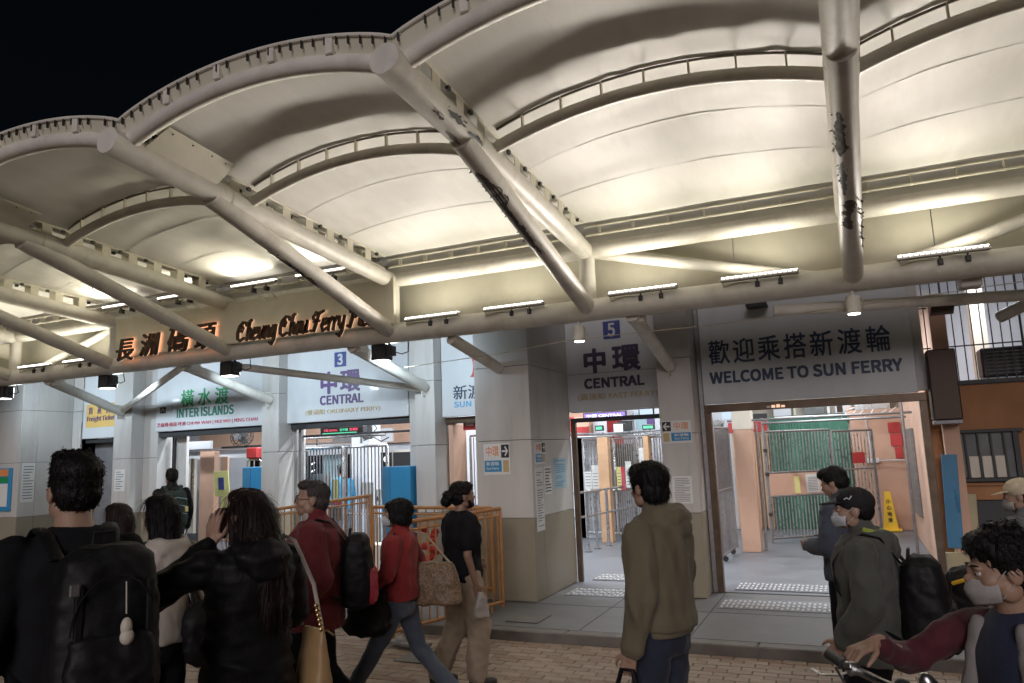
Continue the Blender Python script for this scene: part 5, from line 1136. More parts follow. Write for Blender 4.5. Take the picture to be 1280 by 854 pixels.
def bagpack(label, j, w=.15, hgt=.23, dp=.09, c=(0, -.21, 1.17), m='bag_black', pocket=True, strap=True, m2=None, tilt=0, wr=.006, sx=.10, extra=None, pm=None):
    """rounded backpack with pocket, lid, haul loop and straps, in the wearer's space"""
    t0 = j['t']; t = thing('backpack', label, 'backpack', (0, 0, 0)); t.matrix_world = t0.matrix_basis.copy(); t.location = t0.location; t.rotation_euler = t0.rotation_euler; t.scale = t0.scale
    c = V3(c); q = Euler((math.radians(tilt), 0, 0)).to_matrix(); mb = MB()
    def E(p, r): mb.ell(c+q @ V3(p), r, 18, 12, q)
    mb.loft([(c.x, c.y, c.z+z*hgt, w*a, dp*b) for z, a, b in ((-1, .80, .75), (-.93, .95, .95), (-.5, 1.03, 1.08), (0, 1, 1.05), (.5, .95, .92), (.85, .85, .75), (1, .55, .45))], 24, 3.2)
    put(fuse(mb, .010, 2, wr, (9, 9, 9), 3), 'bag_body', m, t)
    if pocket:
        mb = MB(); mb.loft([(c.x, c.y-dp*.92, c.z-hgt*.9+z*hgt*.95, w*.82*a, dp*.38*b) for z, a, b in ((0, .8, .7), (.1, 1, 1), (.6, 1, 1.05), (.95, .9, .7), (1, .6, .3))], 20, 3.2); put(fuse(mb, .009, 1, wr, (12, 12, 12), 5), 'front_pocket', pm or m, t)
        mb = MB(); mb.tube([(c.x+w*.75*math.cos(a), c.y-dp*(1.05+.06*math.sin(a)), c.z+.02+hgt*.62*math.sin(a)) for a in [PI*k/10 for k in range(11)]], .0028, 6); part('zip', mb, 'bag_black', t, True, world=False)
    mb = MB(); mb.tube([(c.x-.035, c.y+dp*.5, c.z+hgt*.92), (c.x-.03, c.y+dp*.45, c.z+hgt*1.14), (c.x+.03, c.y+dp*.45, c.z+hgt*1.14), (c.x+.035, c.y+dp*.5, c.z+hgt*.92)], .008, 8); part('haul_loop', mb, m2 or m, t, True, world=False)
    if strap:
        for s in (-1, 1):
            mb = MB(); x = s*sx; b = j['b']; pts = [(x*.8, c.y+dp*.7, c.z+hgt*.85), (x*1.0, -.10, 1.455), (x*1.1, -.02, 1.475), (x*1.15, .07, 1.43), (x*1.2, .135*b, 1.32), (x*1.3, .13*b, 1.18), (x*1.6, .05, 1.06), (x*1.5, c.y+dp*.8, c.z-hgt*.7)]
            mb.tube([V3(p) for p in pts], .026, 8, sq=.25); part('strap', mb, m2 or m, t, True, world=False)
    if extra: extra(t, c)
    return t
def bag(label, j, build, nm='shoulder_bag', cat='bag'):
    t0 = j['t']; t = thing(nm, label, cat, t0.location[:]); t.rotation_euler = t0.rotation_euler; t.scale = t0.scale; build(t); return t
def W(t, name, mb, m, smooth=True, fz=0, wr=0, wf=(8, 8, 8)):
    if fz: return put(fuse(mb, fz, 2, wr, wf), name, m, t)
    return part(name, mb, m, t, smooth, world=False)

# 1 --- man in the left foreground seen from behind
j = person('man seen from behind in black T-shirt, short quiff hair, nearest at lower left', -2.83, 2.03, -.10, 66, 1.90, voxel=.007, build=1.02, head_rot=(0, 0, 6), wide=1.05, neck=.060,
           J=dict(shR=(.170, -.01, 1.38), elL=(-.25, -.05, 1.12), elR=(.215, .03, 1.13), wrL=(-.26, .10, .92), wrR=(.16, .24, 1.02)))
legs(j, 'trousers_black'); top(j, 'tee_black', hem=.84, name='tshirt', r=(.074, .066, .05), g=.012, collar=False, wr=.010)
mb = MB(); h = j['head']; mb.tube([(h.x*.5+.068*math.cos(a), h.y*.5-.02+.062*math.sin(a), 1.468+.004*math.sin(a)) for a in [PI*k/12 for k in range(25)]], .006, 6); part('neckline', mb, 'tee_black', j['t'], True, world=False)
rr = random.Random(4)
SPK = SHORT+[('e', (0, -.03, .07), (.086, .092, .075)), ('e', (0, .02, .10), (.07, .07, .045))]+[('c', (rr.uniform(-.06, .06), rr.uniform(-.05, .06), .105), (rr.uniform(-.07, .07), rr.uniform(-.02, .08), .140+rr.uniform(-.014, .014)), .022, .008) for _ in range(26)]
hairdo(j, SPK, strands=2400, L=.022, down=.45, wr=.004, vox=.006, out=.002, fz=.2)
def charm_(t, c):
    mb = MB(); mb.tube([(c.x+.03, c.y-.125, c.z+.17), (c.x+.032, c.y-.13, c.z+.07)], .0025, 5); W(t, 'charm_cord', mb, 'charm')
    mb = MB(); mb.ell((c.x+.032, c.y-.135, c.z+.03), (.018, .016, .030), 12, 8); mb.ell((c.x+.034, c.y-.137, c.z+.0), (.022, .018, .026), 12, 8); W(t, 'charm', mb, 'charm')
    for x in (-.10, .11): mb = MB(); mb.box(c.x+x-.012, c.x+x+.012, c.y-.115, c.y-.09, c.z-.22, c.z+.17, .004); W(t, 'webbing', mb, 'bag_black', False)
    mb = MB(); mb.box(c.x-.13, c.x-.10, c.y-.12, c.y-.10, c.z+.14, c.z+.18, .004); W(t, 'buckle', mb, 'steel_dull', False)
bagpack('large black roll-top backpack with a small pale charm hanging from it', j, w=.165, hgt=.28, dp=.11, c=(.05, -.26, 1.14), extra=charm_, wr=.009)

# 2 --- girls behind him
def longhair(n, m, S2=1): return SHORT+[('c', (0, -.07, .02), (0, -.10, -.20), .075, .05), ('c', (-.055, -.04, 0), (-.06, -.06, -.18), .045, .03), ('c', (.055, -.04, 0), (.06, -.06, -.18), .045, .03)]
j = person('woman with long dark hair in cream hooded top between the two men at left', -3.60, 3.12, -.1, 84, 1.69, voxel=.009, build=.90)
legs(j, 'trousers_black'); top(j, 'hoodie_cream', hem=.90, name='hooded_top', g=.01, hood=(0, -.12, 1.42, 1.0), wr=.010)
hairdo(j, longhair(0, 0), 'hair', strands=1800, L=.12, down=1, rad=.0014)
def b_(t):
    mb = MB(); mb.ell((.16, -.16, .95), (.13, .09, .16), 18, 12); mb.ell((.20, -.17, .86), (.16, .10, .12), 18, 12); W(t, 'bag_body', mb, 'bag_black', fz=.010, wr=.012)
    mb = MB(); mb.tube([(.13, -.12, 1.08), (.14, -.04, 1.40), (.15, .03, 1.42), (.20, .05, 1.15), (.2, -.02, 1.0)], .012, 8); W(t, 'strap', mb, 'bag_black')
    mb = MB()
    for k in range(3): mb.tube([(.235+.012*k*0, -.268, .90-k*.018), (.255, -.270, .912-k*.018), (.275, -.266, .90-k*.018), (.29, -.262, .908-k*.018)], .0035, 5)
    W(t, 'emblem', mb, 'steel')
bag('soft black shoulder bag with a small silver emblem at left', j, b_)
j = person('person with reddish brown hair mostly hidden left of the woman in cream', -4.42, 3.49, -.1, 80, 1.62, voxel=.011, build=.9)
legs(j, 'trousers_black', vox=.018); top(j, 'jacket_black', g=.01, vox=.016); hairdo(j, longhair(0, 0), 'hair_brown', vox=.010, strands=500, L=.12, down=1)
j = person('person with light brown hair glimpsed behind the first man\'s neck', -4.55, 3.15, -.1, 75, 1.50, voxel=.012, build=.9)
legs(j, 'trousers_black', vox=.018); top(j, 'jacket_slate', g=.01, vox=.016); hairdo(j, longhair(0, 0), 'hair_brown', vox=.010, strands=400, L=.1, down=1)

# 3 --- man standing at the inter islands gate
j = person('man with a dark green backpack standing at the inter islands doorway', -8.75, 7.72, 0, 62, 1.72, voxel=.013, build=1.0)
legs(j, 'denim_dark', vox=.018); top(j, 'jacket_black', hem=.80, g=.015, vox=.016); hairdo(j, SHORT, vox=.011)
def g_(t, c):
    for k in range(3): mb = MB(); mb.tube([(c.x-.13, c.y-.11, c.z+.12-k*.1), (c.x, c.y-.135, c.z+.15-k*.1), (c.x+.13, c.y-.11, c.z+.12-k*.1)], .006, 5); W(t, 'trim', mb, 'paper_blue')
    mb = MB(); mb.box(c.x+.10, c.x+.14, c.y-.14, c.y-.12, c.z-.05, c.z+.02, .004); W(t, 'tag', mb, 'paper_yellow', False)
bagpack('dark green backpack with pale trim on the man at the inter islands doorway', j, w=.16, hgt=.24, m='bag_green', extra=g_)

# 4 --- woman with raised hand
j = person('woman with long hair and black puffer jacket raising her hand beside her face', -2.63, 2.77, -.1, 70, 1.73, voxel=.0055, build=.98, head_rot=(0, 0, 12),
           J=dict(shL=(-.19, .0, 1.40), elL=(-.41, .13, 1.25), wrL=(-.13, .10, 1.47), elR=(.24, .0, 1.12), wrR=(.22, .20, 1.0)),
           hands=dict(L=dict(d=(.10, .05, .98), n=(.75, .35, 0), side=(-.3, -.6, .1), curl=.28, s=1.02)))
legs(j, 'trousers_black'); o = top(j, 'jacket_black', hem=.72, g=.034, r=(.078, .070, .05), flare=.02, wr=.016, wf=(4, 4, 11), name='puffer_jacket', hood=(0, -.15, 1.42, 1.25), collar=True)
hairdo(j, SHORT+[('c', (0, -.060, .02), (.01, -.14, -.20), .084, .085), ('c', (-.04, -.14, -.12), (-.02, -.185, -.40), .055, .045), ('c', (.055, -.07, 0), (.08, -.16, -.44), .05, .022), ('c', (.02, -.15, -.15), (.04, -.195, -.42), .07, .035), ('c', (.06, .02, .03), (.078, -.01, -.16), .028, .018), ('c', (-.06, .02, .03), (-.075, .0, -.12), .025, .015)], 'hair_brown', strands=4200, L=.16, down=1, vox=.006, rad=.0013)
mb = MB(); q = j['wrL']; mb.obox(q+V3((.06, .03, .09)), (.036, .012, 0), (-.001, .004, 0), (.008, 0, .072), .003); tg = thing('phone', 'dark phone held up by the woman in the black puffer jacket', 'phone', j['t'].location[:]); tg.rotation_euler = j['t'].rotation_euler; tg.scale = j['t'].scale; W(tg, 'phone_body', mb, 'phone', False)
def b_(t):
    mb = MB()
    pr = [(-1, .085, .070), (-.9, .10, .085), (-.3, .092, .075), (.4, .080, .05), (1, .070, .018)]
    mb.loft([(.31, -.06, .86+z*.18, b*.75, a*1.25) for z, a, b in pr], 22, 3); W(t, 'bag_body', mb, 'bag_tan', fz=.008, wr=.003)
    mb = MB(); mb.tube([(.31, -.14, 1.03), (.28, -.11, 1.25), (.20, -.07, 1.46), (.17, -.01, 1.49), (.22, .04, 1.35), (.30, .03, 1.04)], .011, 8, sq=.4); W(t, 'strap', mb, 'hoodie_cream')
    mb = MB()
    for k in range(6): mb.ell((.305-.004*k, -.14+.003*k, 1.04+k*.022), (.012, .008, .013), 8, 6)
    W(t, 'chain', mb, 'gold'); mb = MB(); mb.tube([(.375, -.13, 1.0), (.385, -.06, 1.01), (.375, .01, 1.0)], .005, 6); W(t, 'top_seam', mb, 'gold')
bag('tan leather tote with a gold chain on the puffer jacket woman\'s shoulder', j, b_)

# 5 --- man in maroon jacket with glasses
j = person('man with glasses in a maroon jacket walking left, side on', -3.25, 4.02, -.1, 122, 1.72, voxel=.007, build=1.10, head_rot=(4, 0, 6), face=True, brow='hair_grey', wide=1.03,
           J=dict(kneeL=(-.10, .16, .52), ankL=(-.10, .30, .10), kneeR=(.10, -.05, .50), ankR=(.10, -.34, .14), pitchR=-25, elL=(-.25, -.06, 1.12), wrL=(-.22, .10, .93), elR=(.24, -.14, 1.14), wrR=(.23, -.10, .90)))
legs(j, 'trousers_black'); top(j, 'jacket_maroon', hem=.80, g=.028, r=(.078, .070, .056), flare=.015, wr=.015, chest=.015)
mb = MB(); mb.cap2((0, .0, 1.44), (0, .03, 1.50), .066, .060, 16); W(j['t'], 'shirt_collar', mb, 'hoodie_cream', fz=.007)
hairdo(j, [('e', (0, -.025, .045), (.083, .092, .080)), ('e', (0, -.05, -.01), (.076, .06, .07)), ('e', (0, .03, .092), (.068, .062, .036)), ('e', (-.01, .06, .095), (.05, .03, .024))], 'hair_grey', strands=2000, L=.035, down=.4, vox=.006)
h, R = j['head'], j['R'].to_3x3(); mb = MB()
for s in (-1, 1):
    mb.tube([h+R @ V3((s*.031+.022*math.cos(a), .099, .002+.016*math.sin(a))) for a in [2*PI*k/14 for k in range(15)]], .0018, 6, False); mb.tube([h+R @ V3(p) for p in ((s*.055, .098, .006), (s*.072, .06, .006), (s*.080, .0, .006))], .0018, 6)
mb.tube([h+R @ V3((-.009, .101, .004)), h+R @ V3((.009, .101, .004))], .0018, 6); W(j['t'], 'glasses', mb, 'black_metal')
bagpack('black backpack with a red back panel worn by the man in maroon', j, w=.15, hgt=.23, dp=.10, c=(.02, -.27, 1.13), pm='bag_red', wr=.008)

# 6 --- woman in red jacket, striding
j = person('woman with short bobbed hair in a red jacket and jeans striding left', -3.10, 4.80, -.1, 106, 1.54, voxel=.007, build=.98, head_rot=(6, 0, 10), face=True, lean=.03,
           J=dict(kneeL=(-.09, .22, .50), ankL=(-.09, .46, .12), pitchL=18, kneeR=(.09, -.12, .52), ankR=(.09, -.44, .14), pitchR=-30, elL=(-.25, .03, 1.15), wrL=(-.24, .22, 1.02), elR=(.25, -.10, 1.14), wrR=(.22, -.02, .93)))
legs(j, 'denim', r=(.098, .070, .062), flare=.018, wr=.008); top(j, 'jacket_red', hem=.92, g=.02, r=(.070, .064, .050), wr=.015)
hairdo(j, [('e', (0, -.026, .045), (.100, .112, .094)), ('e', (0, -.045, -.025), (.100, .088, .075)), ('e', (-.066, .01, -.01), (.026, .05, .06)), ('e', (.066, .01, -.01), (.026, .05, .06)), ('e', (0, .055, .065), (.068, .045, .040))], 'hair', strands=2000, L=.06, down=.9, vox=.006)
mask_part(j)
def b_(t):
    mb = MB(); mb.ell((-.20, .20, .84), (.10, .18, .15), 20, 12); mb.ell((-.20, .15, .98), (.07, .10, .12), 16, 10); mb.ell((-.20, .22, .76), (.11, .20, .09), 16, 10); W(t, 'bag_body', mb, 'bag_black', fz=.010, wr=.016)
    mb = MB(); mb.tube([(-.19, .12, 1.06), (-.20, .05, 1.30), (-.17, -.01, 1.46), (-.18, -.06, 1.40), (-.22, .08, 1.07)], .012, 8); W(t, 'strap', mb, 'bag_black')
bag('slouchy black cloth bag hanging on the arm of the woman in red', j, b_)
def b_(t):
    mb = MB(); mb.loft([(.12, -.26, 1.02+z*.17, a, b) for z, a, b in ((-1, .07, .20), (-.9, .09, .23), (0, .08, .21), (.8, .06, .17), (1, .03, .14))], 24, 3.4); o = W(t, 'bag_body', mb, 'bag_pattern', fz=.010, wr=.008)
    mb = MB(); mb.tube([(.12, -.40, 1.17), (.13, -.18, 1.42), (.13, -.04, 1.45), (.16, -.0, 1.35), (.14, -.13, 1.17)], .010, 8); W(t, 'strap', mb, 'trousers_khaki')
bag('brown patterned tote swinging behind the woman in red', j, b_)

# 7 --- bearded man with ponytail
j = person('bearded man with tied curly hair, black T-shirt and khaki trousers, side on', -3.02, 5.62, -.1, -38, 1.62, voxel=.007, build=1.12, skin='skin_tan', head_rot=(2, 0, -6), face=True, wide=1.05,
           J=dict(kneeL=(-.10, -.02, .50), ankL=(-.10, -.22, .11), kneeR=(.10, .10, .50), ankR=(.10, .06, .08), elR=(.24, -.06, 1.12), wrR=(.23, .02, .86), elL=(-.24, .0, 1.13), wrL=(-.2, .18, 1.0)))
legs(j, 'trousers_khaki', r=(.112, .092, .082), wr=.014, vox=.011); top(j, 'tee_black', hem=.88, short=True, name='tshirt', r=(.072, .068, .05), g=.015, collar=False, wr=.015)
hairdo(j, SHORT+[('e', (0, -.03, .055), (.088, .098, .080)), ('e', (0, -.135, .01), (.060, .055, .055)), ('e', (0, -.16, -.025), (.05, .045, .05))], 'hair', strands=2600, L=.03, down=.3, wr=.010, wf=(30, 30, 30), vox=.006)
hairdo(j, [('e', (0, .045, -.075), (.054, .052, .034)), ('e', (-.056, .02, -.055), (.018, .03, .03)), ('e', (.056, .02, -.055), (.018, .03, .03)), ('e', (0, .088, -.036), (.022, .012, .006))], 'hair', strands=500, L=.015, vox=.006, name='beard')
mb = MB(); mb.box(-.075, .04, -.135, -.131, 1.10, 1.25); o = W(j['t'], 'back_print', mb, 'pink_print', False); o.location = (0, -.012, 0)
mb = MB(); mb.box(.0, .14, -.16, -.14, .985, 1.005, .004); W(j['t'], 'waist_strip', mb, 'tee_band', False)
def b_(t):
    mb = MB(); mb.loft([(.26, .05, .70+z*.10, a, b) for z, a, b in ((-1, .035, .07), (-.2, .04, .065), (.6, .03, .045), (1, .015, .02))], 18, 2.6); W(t, 'bag_body', mb, 'plastic_bag', fz=.008, wr=.016)
bag('thin pale plastic bag in the bearded man\'s hand', j, b_, 'carrier_bag')

# 8 --- man in olive hoodie
j = person('man in an olive hooded top looking left in front of the narrow pillar', -.97, 3.94, -.1, 74, 1.77, voxel=.006, build=1.04, head_rot=(0, 0, -18), wide=1.03, face=True,
           J=dict(shL=(-.19, -.01, 1.39), elL=(-.255, -.05, 1.10), wrL=(-.25, .03, .84), elR=(.245, -.0, 1.12), wrR=(.2, .16, .95), kneeL=(-.10, .05, .49)), hands=dict(L=dict(curl=.95, n=(.9, .3, 0), side=(0, 1, 0))))
legs(j, 'denim_dark', wr=.009); top(j, 'hoodie_olive', hem=.92, g=.022, r=(.074, .066, .052), wr=.017, wf=(8, 8, 3.2), name='hooded_top', hood=(.02, -.115, 1.445, 1.05), vox=.009, seed=9)
mb = MB(); mb.loft([(0, -.005, .89, .182, .142), (0, -.005, .935, .186, .146), (0, -.005, .945, .18, .14)], 30, 2.25); W(j['t'], 'rib_hem', mb, 'hoodie_olive', fz=.010)
for s in 'LR': mb = MB(); a, b = lerp(j['el'+s], j['wr'+s], .86), lerp(j['el'+s], j['wr'+s], .96); mb.cap2(a, b, .046, .042, 16); W(j['t'], 'cuff', mb, 'hoodie_olive')
mb = MB(); mb.tube([(-.015, .06, 1.40), (-.03, .12, 1.36), (-.035, .14, 1.28)], .004, 6); W(j['t'], 'drawstring', mb, 'hoodie_olive')
hairdo(j, SHORT+[('e', (0, -.02, .052), (.088, .100, .086)), ('e', (0, -.052, -.02), (.080, .062, .068)), ('e', (.0, .05, .080), (.07, .05, .045)), ('c', (-.07, .03, .05), (-.074, .035, .0), .016, .008)], 'hair', strands=3600, L=.05, down=.75, vox=.006, rad=.0014)
def b_(t):
    mb = MB(); mb.loft([(-.26, .06, .52+z*.11, .045, .18) for z in (-1, 1)], 22, 5); W(t, 'bag_body', mb, 'bag_black', fz=.008, wr=.004); mb = MB(); mb.tube([(-.26, -.02, .63), (-.26, .02, .76), (-.26, .08, .76), (-.26, .13, .63)], .012, 8); W(t, 'handle', mb, 'bag_black')
bag('dark briefcase style bag in the hand of the man in the olive top', j, b_, 'hand_bag')

# 9 --- man in slate jacket, behind
j = person('man in a slate blue jacket with head bowed in the wide doorway', -.09, 6.05, -.1, 62, 1.67, voxel=.009, build=1.05, head_rot=(-22, 0, 10), J=dict(head=(0, .05, 1.585), elL=(-.27, -.02, 1.14), wrL=(-.14, .22, 1.12), elR=(.25, .0, 1.14), wrR=(.14, .22, 1.12)))
legs(j, 'trousers_black'); top(j, 'jacket_slate', hem=.88, g=.022, r=(.076, .070, .052), wr=.009)
hairdo(j, SHORT, 'hair', strands=1200, L=.03, down=.5, vox=.008)

# 10 --- man with black cap and mask
j = person('man in black cap and face mask with khaki grey jacket walking left', .01, 4.38, -.1, 84, 1.60, voxel=.007, build=1.08, head_rot=(4, 0, 4), face=True, J=dict(elL=(-.26, -.03, 1.13), wrL=(-.23, .12, .93), elR=(.25, -.03, 1.13), wrR=(.24, .10, .9), kneeL=(-.1, .1, .5), ankL=(-.1, .15, .09), ankR=(.1, -.25, .12)))
legs(j, 'trousers_black'); top(j, 'jacket_khaki', hem=.80, g=.030, r=(.078, .070, .056), wr=.016, hood=(0, -.12, 1.43, 1.15), vox=.010)
mb = MB(); mb.tube([(.085*math.cos(a), -.045+.09*math.sin(a), 1.485+.02*math.sin(a*1)) for a in [PI*(.9+1.2*k/14) for k in range(15)]], .018, 10); mb.tube([(-.065, .05, 1.44), (-.06, .11, 1.34), (-.05, .14, 1.2)], .012, 8); W(j['t'], 'green_lining', mb, 'lining_green', fz=.007, wr=.004)
mask_part(j); h, R = j['head'], j['R'].to_3x3()
hairdo(j, [('e', (0, -.045, .0), (.078, .062, .066))], 'hair', vox=.007)
mb = MB(); mb.ell(h+R @ V3((0, -.012, .050)), (.088, .104, .082), 22, 14, R); W(j['t'], 'cap_crown', mb, 'cap_black', fz=.007)
def brim(m, c0=.045, ln=.085, tt=None, nm='cap_brim', sgn=1):
    mb = MB(); V = []
    for i in range(15):
        a = PI*i/14; V.append((math.cos(a)*.070, sgn*(.045+math.sin(a)*.045), c0)); 
    for i in range(15):
        a = PI*i/14; V.append((math.cos(a)*.078, sgn*(.05+math.sin(a)*(.045+ln)), c0-.022*math.sin(a)))
    P = [h+R @ V3(v) for v in V]; P2 = [p+R @ V3((0, 0, -.005)) for p in P]; F = [(i, i+1, i+16, i+15) for i in range(14)]+[(i+30, i+45, i+46, i+31) for i in range(14)]+[(i+15, i+16, i+46, i+45) for i in range(14)]; mb.add(P+P2, F); W(tt, nm, mb, m)
brim('cap_black', tt=j['t'])
mb = MB(); mb.tube([h+R @ V3(p) for p in ((-.080, .045, .062), (-.086, .030, .072), (-.086, .018, .064), (-.088, .006, .085))], .0035, 6); W(j['t'], 'cap_mark', mb, 'white_plastic')
bagpack('bulky black backpack worn by the man in the black cap', j, w=.16, hgt=.25, dp=.12, c=(.02, -.28, 1.10), wr=.010)

# 11 --- cream cap
j = person('person in a cream cap and grey hooded top at the right edge', .99, 5.80, -.1, 50, 1.56, voxel=.009, build=1.05, head_rot=(-4, 0, 25), face=True)
legs(j, 'trousers_black'); top(j, 'hoodie_grey', hem=.84, g=.03, r=(.08, .07, .055), wr=.009, hood=(0, -.11, 1.43, 1.2)); mask_part(j, 'mask_grey'); h, R = j['head'], j['R'].to_3x3()
hairdo(j, [('e', (0, -.04, .0), (.082, .070, .070))], 'hair', vox=.008, strands=600, L=.03)
mb = MB(); mb.ell(h+R @ V3((0, -.012, .052)), (.088, .104, .080), 22, 14, R); W(j['t'], 'cap_crown', mb, 'cap_cream', fz=.007, wr=.002); brim('cap_cream', tt=j['t'])
mb = MB(); mb.ell(h+R @ V3((0, -.108, .045)), (.030, .012, .022), 16, 10, R); W(j['t'], 'cap_opening', mb, 'hair')
mb = MB(); mb.tube([h+R @ V3((.034*math.cos(a), -.116+.008*math.cos(2*a)*0, .040+.026*math.sin(a))) for a in [PI*k/10 for k in range(11)]], .004, 6); W(j['t'], 'cap_edge', mb, 'cap_cream')
def b_(t):
    mb = MB(); mb.ell((-.22, .05, 1.10), (.10, .20, .14), 20, 12); mb.ell((-.22, .15, 1.0), (.10, .18, .10), 16, 10); W(t, 'bag_body', mb, 'bag_black', fz=.012, wr=.016)
    mb = MB(); mb.tube([(-.32, -.06, 1.18), (-.33, .04, 1.15), (-.32, .12, 1.12)], .014, 8); W(t, 'yellow_strip', mb, 'yellow')
tb = bag('dark bulky bag with a yellow strip carried beside the boy\'s shoulder', j, b_); tb.location.x -= .20; tb.location.z -= .10

# 12 --- boy with bicycle
j = person('boy in a grey face mask and wine red sleeves holding a bicycle at lower right', .385, 2.62, -.09, 128, 1.565, voxel=.005, build=.92, head_rot=(-6, 0, -28), face=True, wide=1.02,
           J=dict(shL=(-.17, .0, 1.39), elL=(-.27, .12, 1.18), wrL=(-.25, .34, 1.32), shR=(.17, .01, 1.42), elR=(.27, .17, 1.27), wrR=(.20, .36, 1.36)),
           hands=dict(L=dict(d=(.0, 1, -.25), n=(.0, -.2, -1), side=(1, 0, 0), curl=.8, s=.95), R=dict(d=(0, 1, -.25), n=(0, -.2, -1), side=(-1, 0, 0), curl=.8, s=.95)))
legs(j, 'denim_dark'); top(j, 'tee_navy', hem=.90, g=-.004, r=(.036, .034, .03), short=True, name='tshirt', collar=False, wr=.006)
mb = MB(); mb.loft([(0, .0, z, .165, .128) for z in (1.13, 1.16, 1.20)], 26, 2.25); W(j['t'], 'grey_band', mb, 'tee_band', fz=.010)
# open vest fronts and back, wine sleeves
mb = MB(); mb.loft([(0, -.035, z, rx, ry) for z, rx, ry in ((.88, .172, .11), (1.1, .168, .105), (1.3, .180, .108), (1.39, .15, .09), (1.44, .09, .06))], 26, 2.3)
for s in (-1, 1): mb.cap2((s*.125, .085, .92), (s*.118, .088, 1.18), .035, .032, 10); mb.cap2((s*.118, .088, 1.18), (s*.085, .055, 1.42), .032, .028, 10)
W(j['t'], 'vest', mb, 'vest_grey', fz=.010, wr=.007)
mb = MB()
for s in 'LR': sh, el, wr_ = j['sh'+s], j['el'+s], j['wr'+s]; mb.chain([sh*.98, lerp(sh, el, .5), el, lerp(el, wr_, .5), lerp(el, wr_, .90)], [.058, .052, .048, .042, .036], 16)
mb.ell((-.13, .0, 1.42), (.07, .07, .04)); mb.ell((.13, .0, 1.42), (.07, .07, .04))
W(j['t'], 'sleeve', mb, 'sleeve_wine', fz=.0085, wr=.012, wf=(9, 9, 9))
rr = random.Random(8)
hairdo(j, SHORT+[('e', (0, -.018, .056), (.088, .098, .082)), ('e', (0, .040, .090), (.072, .052, .036))]+[('c', (rr.uniform(-.06, .06), .07, .085), (rr.uniform(-.065, .055), .086, .072+rr.uniform(-.010, .010)), .012, .004) for _ in range(14)]+[('c', (rr.uniform(-.05, .05), rr.uniform(-.06, .02), .12), (rr.uniform(-.07, .07), rr.uniform(-.09, .04), .150), .018, .004) for _ in range(14)], 'hair', strands=2800, L=.03, down=.5, vox=.006, rad=.0013, out=.002)
mask_part(j, 'mask_grey')
jb = j; T = 0
bk = thing('bicycle', 'black and silver bicycle handlebar and frame held by the boy at lower right', 'bicycle', j['t'].location[:]); bk.rotation_euler = j['t'].rotation_euler
def B(name, mb, m='steel_dull', smooth=True): return part(name, mb, m, bk, smooth, world=False)
kx = 1.565/1.72; hy = .43; HZ = .25
mb = MB(); mb.tube([V3(p)*kx for p in ((-.31, hy+.02, 1.05+HZ), (-.20, hy+.045, 1.05+HZ), (-.08, hy+.02, 1.03+HZ), (0, hy, 1.02+HZ), (.08, hy+.02, 1.03+HZ), (.20, hy+.045, 1.05+HZ), (.31, hy+.02, 1.05+HZ))], .012, 12); B('handlebar', mb, 'steel')
for s in (-1, 1):
    mb = MB(); mb.tube([V3((s*.21, hy+.045, 1.05+HZ))*kx, V3((s*.33, hy+.015, 1.05+HZ))*kx], .017, 12); B('grip', mb, 'black_metal')
    mb = MB(); mb.tube([V3(p)*kx for p in ((s*.17, hy+.05, 1.045+HZ), (s*.18, hy+.09, 1.03+HZ), (s*.25, hy+.105, 1.015+HZ), (s*.33, hy+.09, 1.01+HZ))], .006, 8, sq=.6); mb.box((s*.17-.015)*kx, (s*.17+.015)*kx, (hy+.03)*kx, (hy+.07)*kx, (1.03+HZ)*kx, (1.07+HZ)*kx, .003); B('brake_lever', mb, 'steel')
    mb = MB(); mb.tube([V3(p)*kx for p in ((s*.16, hy+.06, 1.05+HZ), (s*.10, hy+.16, 1.08+HZ), (s*.02, hy+.16, 1.0+HZ), (0, hy+.08, .85))], .0035, 6); B('brake_cable', mb, 'black_metal')
mb = MB(); mb.tube([V3((0, hy, 1.02+HZ))*kx, V3((0, hy-.07, .98+HZ))*kx, V3((0, hy-.055, .93+HZ))*kx], .017, 10); mb.cap2(V3((0, hy+.01, 1.035+HZ))*kx, V3((0, hy-.02, 1.01+HZ))*kx, .024, .022); B('stem', mb, 'black_metal')
mb = MB(); mb.cap2(V3((-.12, hy+.02, 1.07+HZ))*kx, V3((-.12, hy+.03, 1.09+HZ))*kx, .026, .020); B('bell', mb, 'steel')
fy = hy+.22; ry = fy-1.02; wr2 = .30
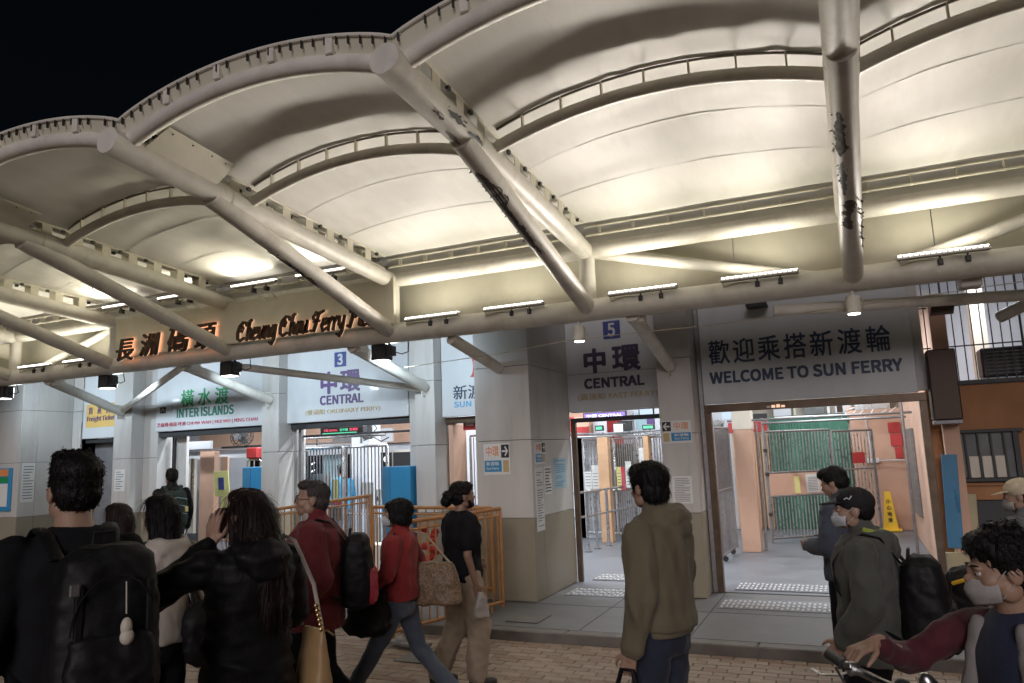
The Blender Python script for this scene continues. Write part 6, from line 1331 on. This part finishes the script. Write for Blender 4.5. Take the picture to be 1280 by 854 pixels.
for yc in (fy, ry):
    mb = MB(); mb.tube([(0, yc+wr2*math.cos(a), wr2+.02+wr2*math.sin(a)) for a in [2*PI*k/32 for k in range(33)]], .022, 10, False); o = B('wheel', mb, 'black_metal')
    mb = MB(); mb.tube([(0, yc+(wr2-.03)*math.cos(a), wr2+.02+(wr2-.03)*math.sin(a)) for a in [2*PI*k/32 for k in range(33)]], .010, 8, False); part('rim', mb, 'steel', o, True, world=False)
    mb = MB()
    for k in range(20): a = 2*PI*k/20; mb.tube([(.02*(-1)**k, yc, wr2+.02), (0, yc+(wr2-.03)*math.cos(a), wr2+.02+(wr2-.03)*math.sin(a))], .0014, 4)
    part('spoke', mb, 'steel', o, kind='stuff', world=False)
    mb = MB(); mb.tube([(-.04, yc, wr2+.02), (.04, yc, wr2+.02)], .018, 10); part('hub', mb, 'steel', o, True, world=False)
hd0, hd1 = V3((0, hy-.055, .93+HZ))*kx, V3((0, hy-.02, .72)); bb_, st_ = V3((0, ry+.42, .30)), V3((0, ry+.26, .78))
mb = MB(); mb.tube([hd0, hd1], .020, 10); mb.tube([hd1+V3((0, 0, .04)), bb_], .019, 10); mb.tube([hd0-V3((0, 0, .05)), st_-V3((0, 0, .06))], .016, 10); mb.tube([bb_, st_], .016, 10)
for s in (-1, 1): mb.tube([bb_, (s*.05, ry, wr2+.02)], .010, 8); mb.tube([st_-V3((0, 0, .06)), (s*.05, ry, wr2+.02)], .008, 8); mb.tube([hd1, V3((s*.05, hy+.01, .66)), (s*.05, fy, wr2+.02)], .012, 8)
B('frame', mb, 'bag_black'); mb = MB(); mb.ell(st_+V3((0, -.03, .05)), (.07, .13, .03), 16, 8); B('saddle', mb, 'black_metal')
mb = MB(); mb.tube([bb_+V3((-.06, 0, 0)), bb_+V3((.06, 0, 0))], .02, 10); mb.tube([bb_+V3((.06, 0, 0)), bb_+V3((.06, .10, -.13))], .009, 8); mb.tube([bb_+V3((-.06, 0, 0)), bb_+V3((-.06, -.10, .13))], .009, 8); B('crank', mb, 'steel')
for s in (-1, 1): mb = MB(); c = bb_+V3((s*.10, s*.10, -s*.13)); mb.box(c.x-.04, c.x+.04, c.y-.03, c.y+.03, c.z-.01, c.z+.01, .004); B('pedal', mb, 'black_metal')

# 13 --- people deep inside
j = person('person in a bright blue top seen through the double gate', -8.75, 11.6, 0, 70, 1.66, voxel=.013); legs(j, 'denim', vox=.02); top(j, 'tee_blue', name='tshirt', vox=.016, collar=False); hairdo(j, SHORT, vox=.012)
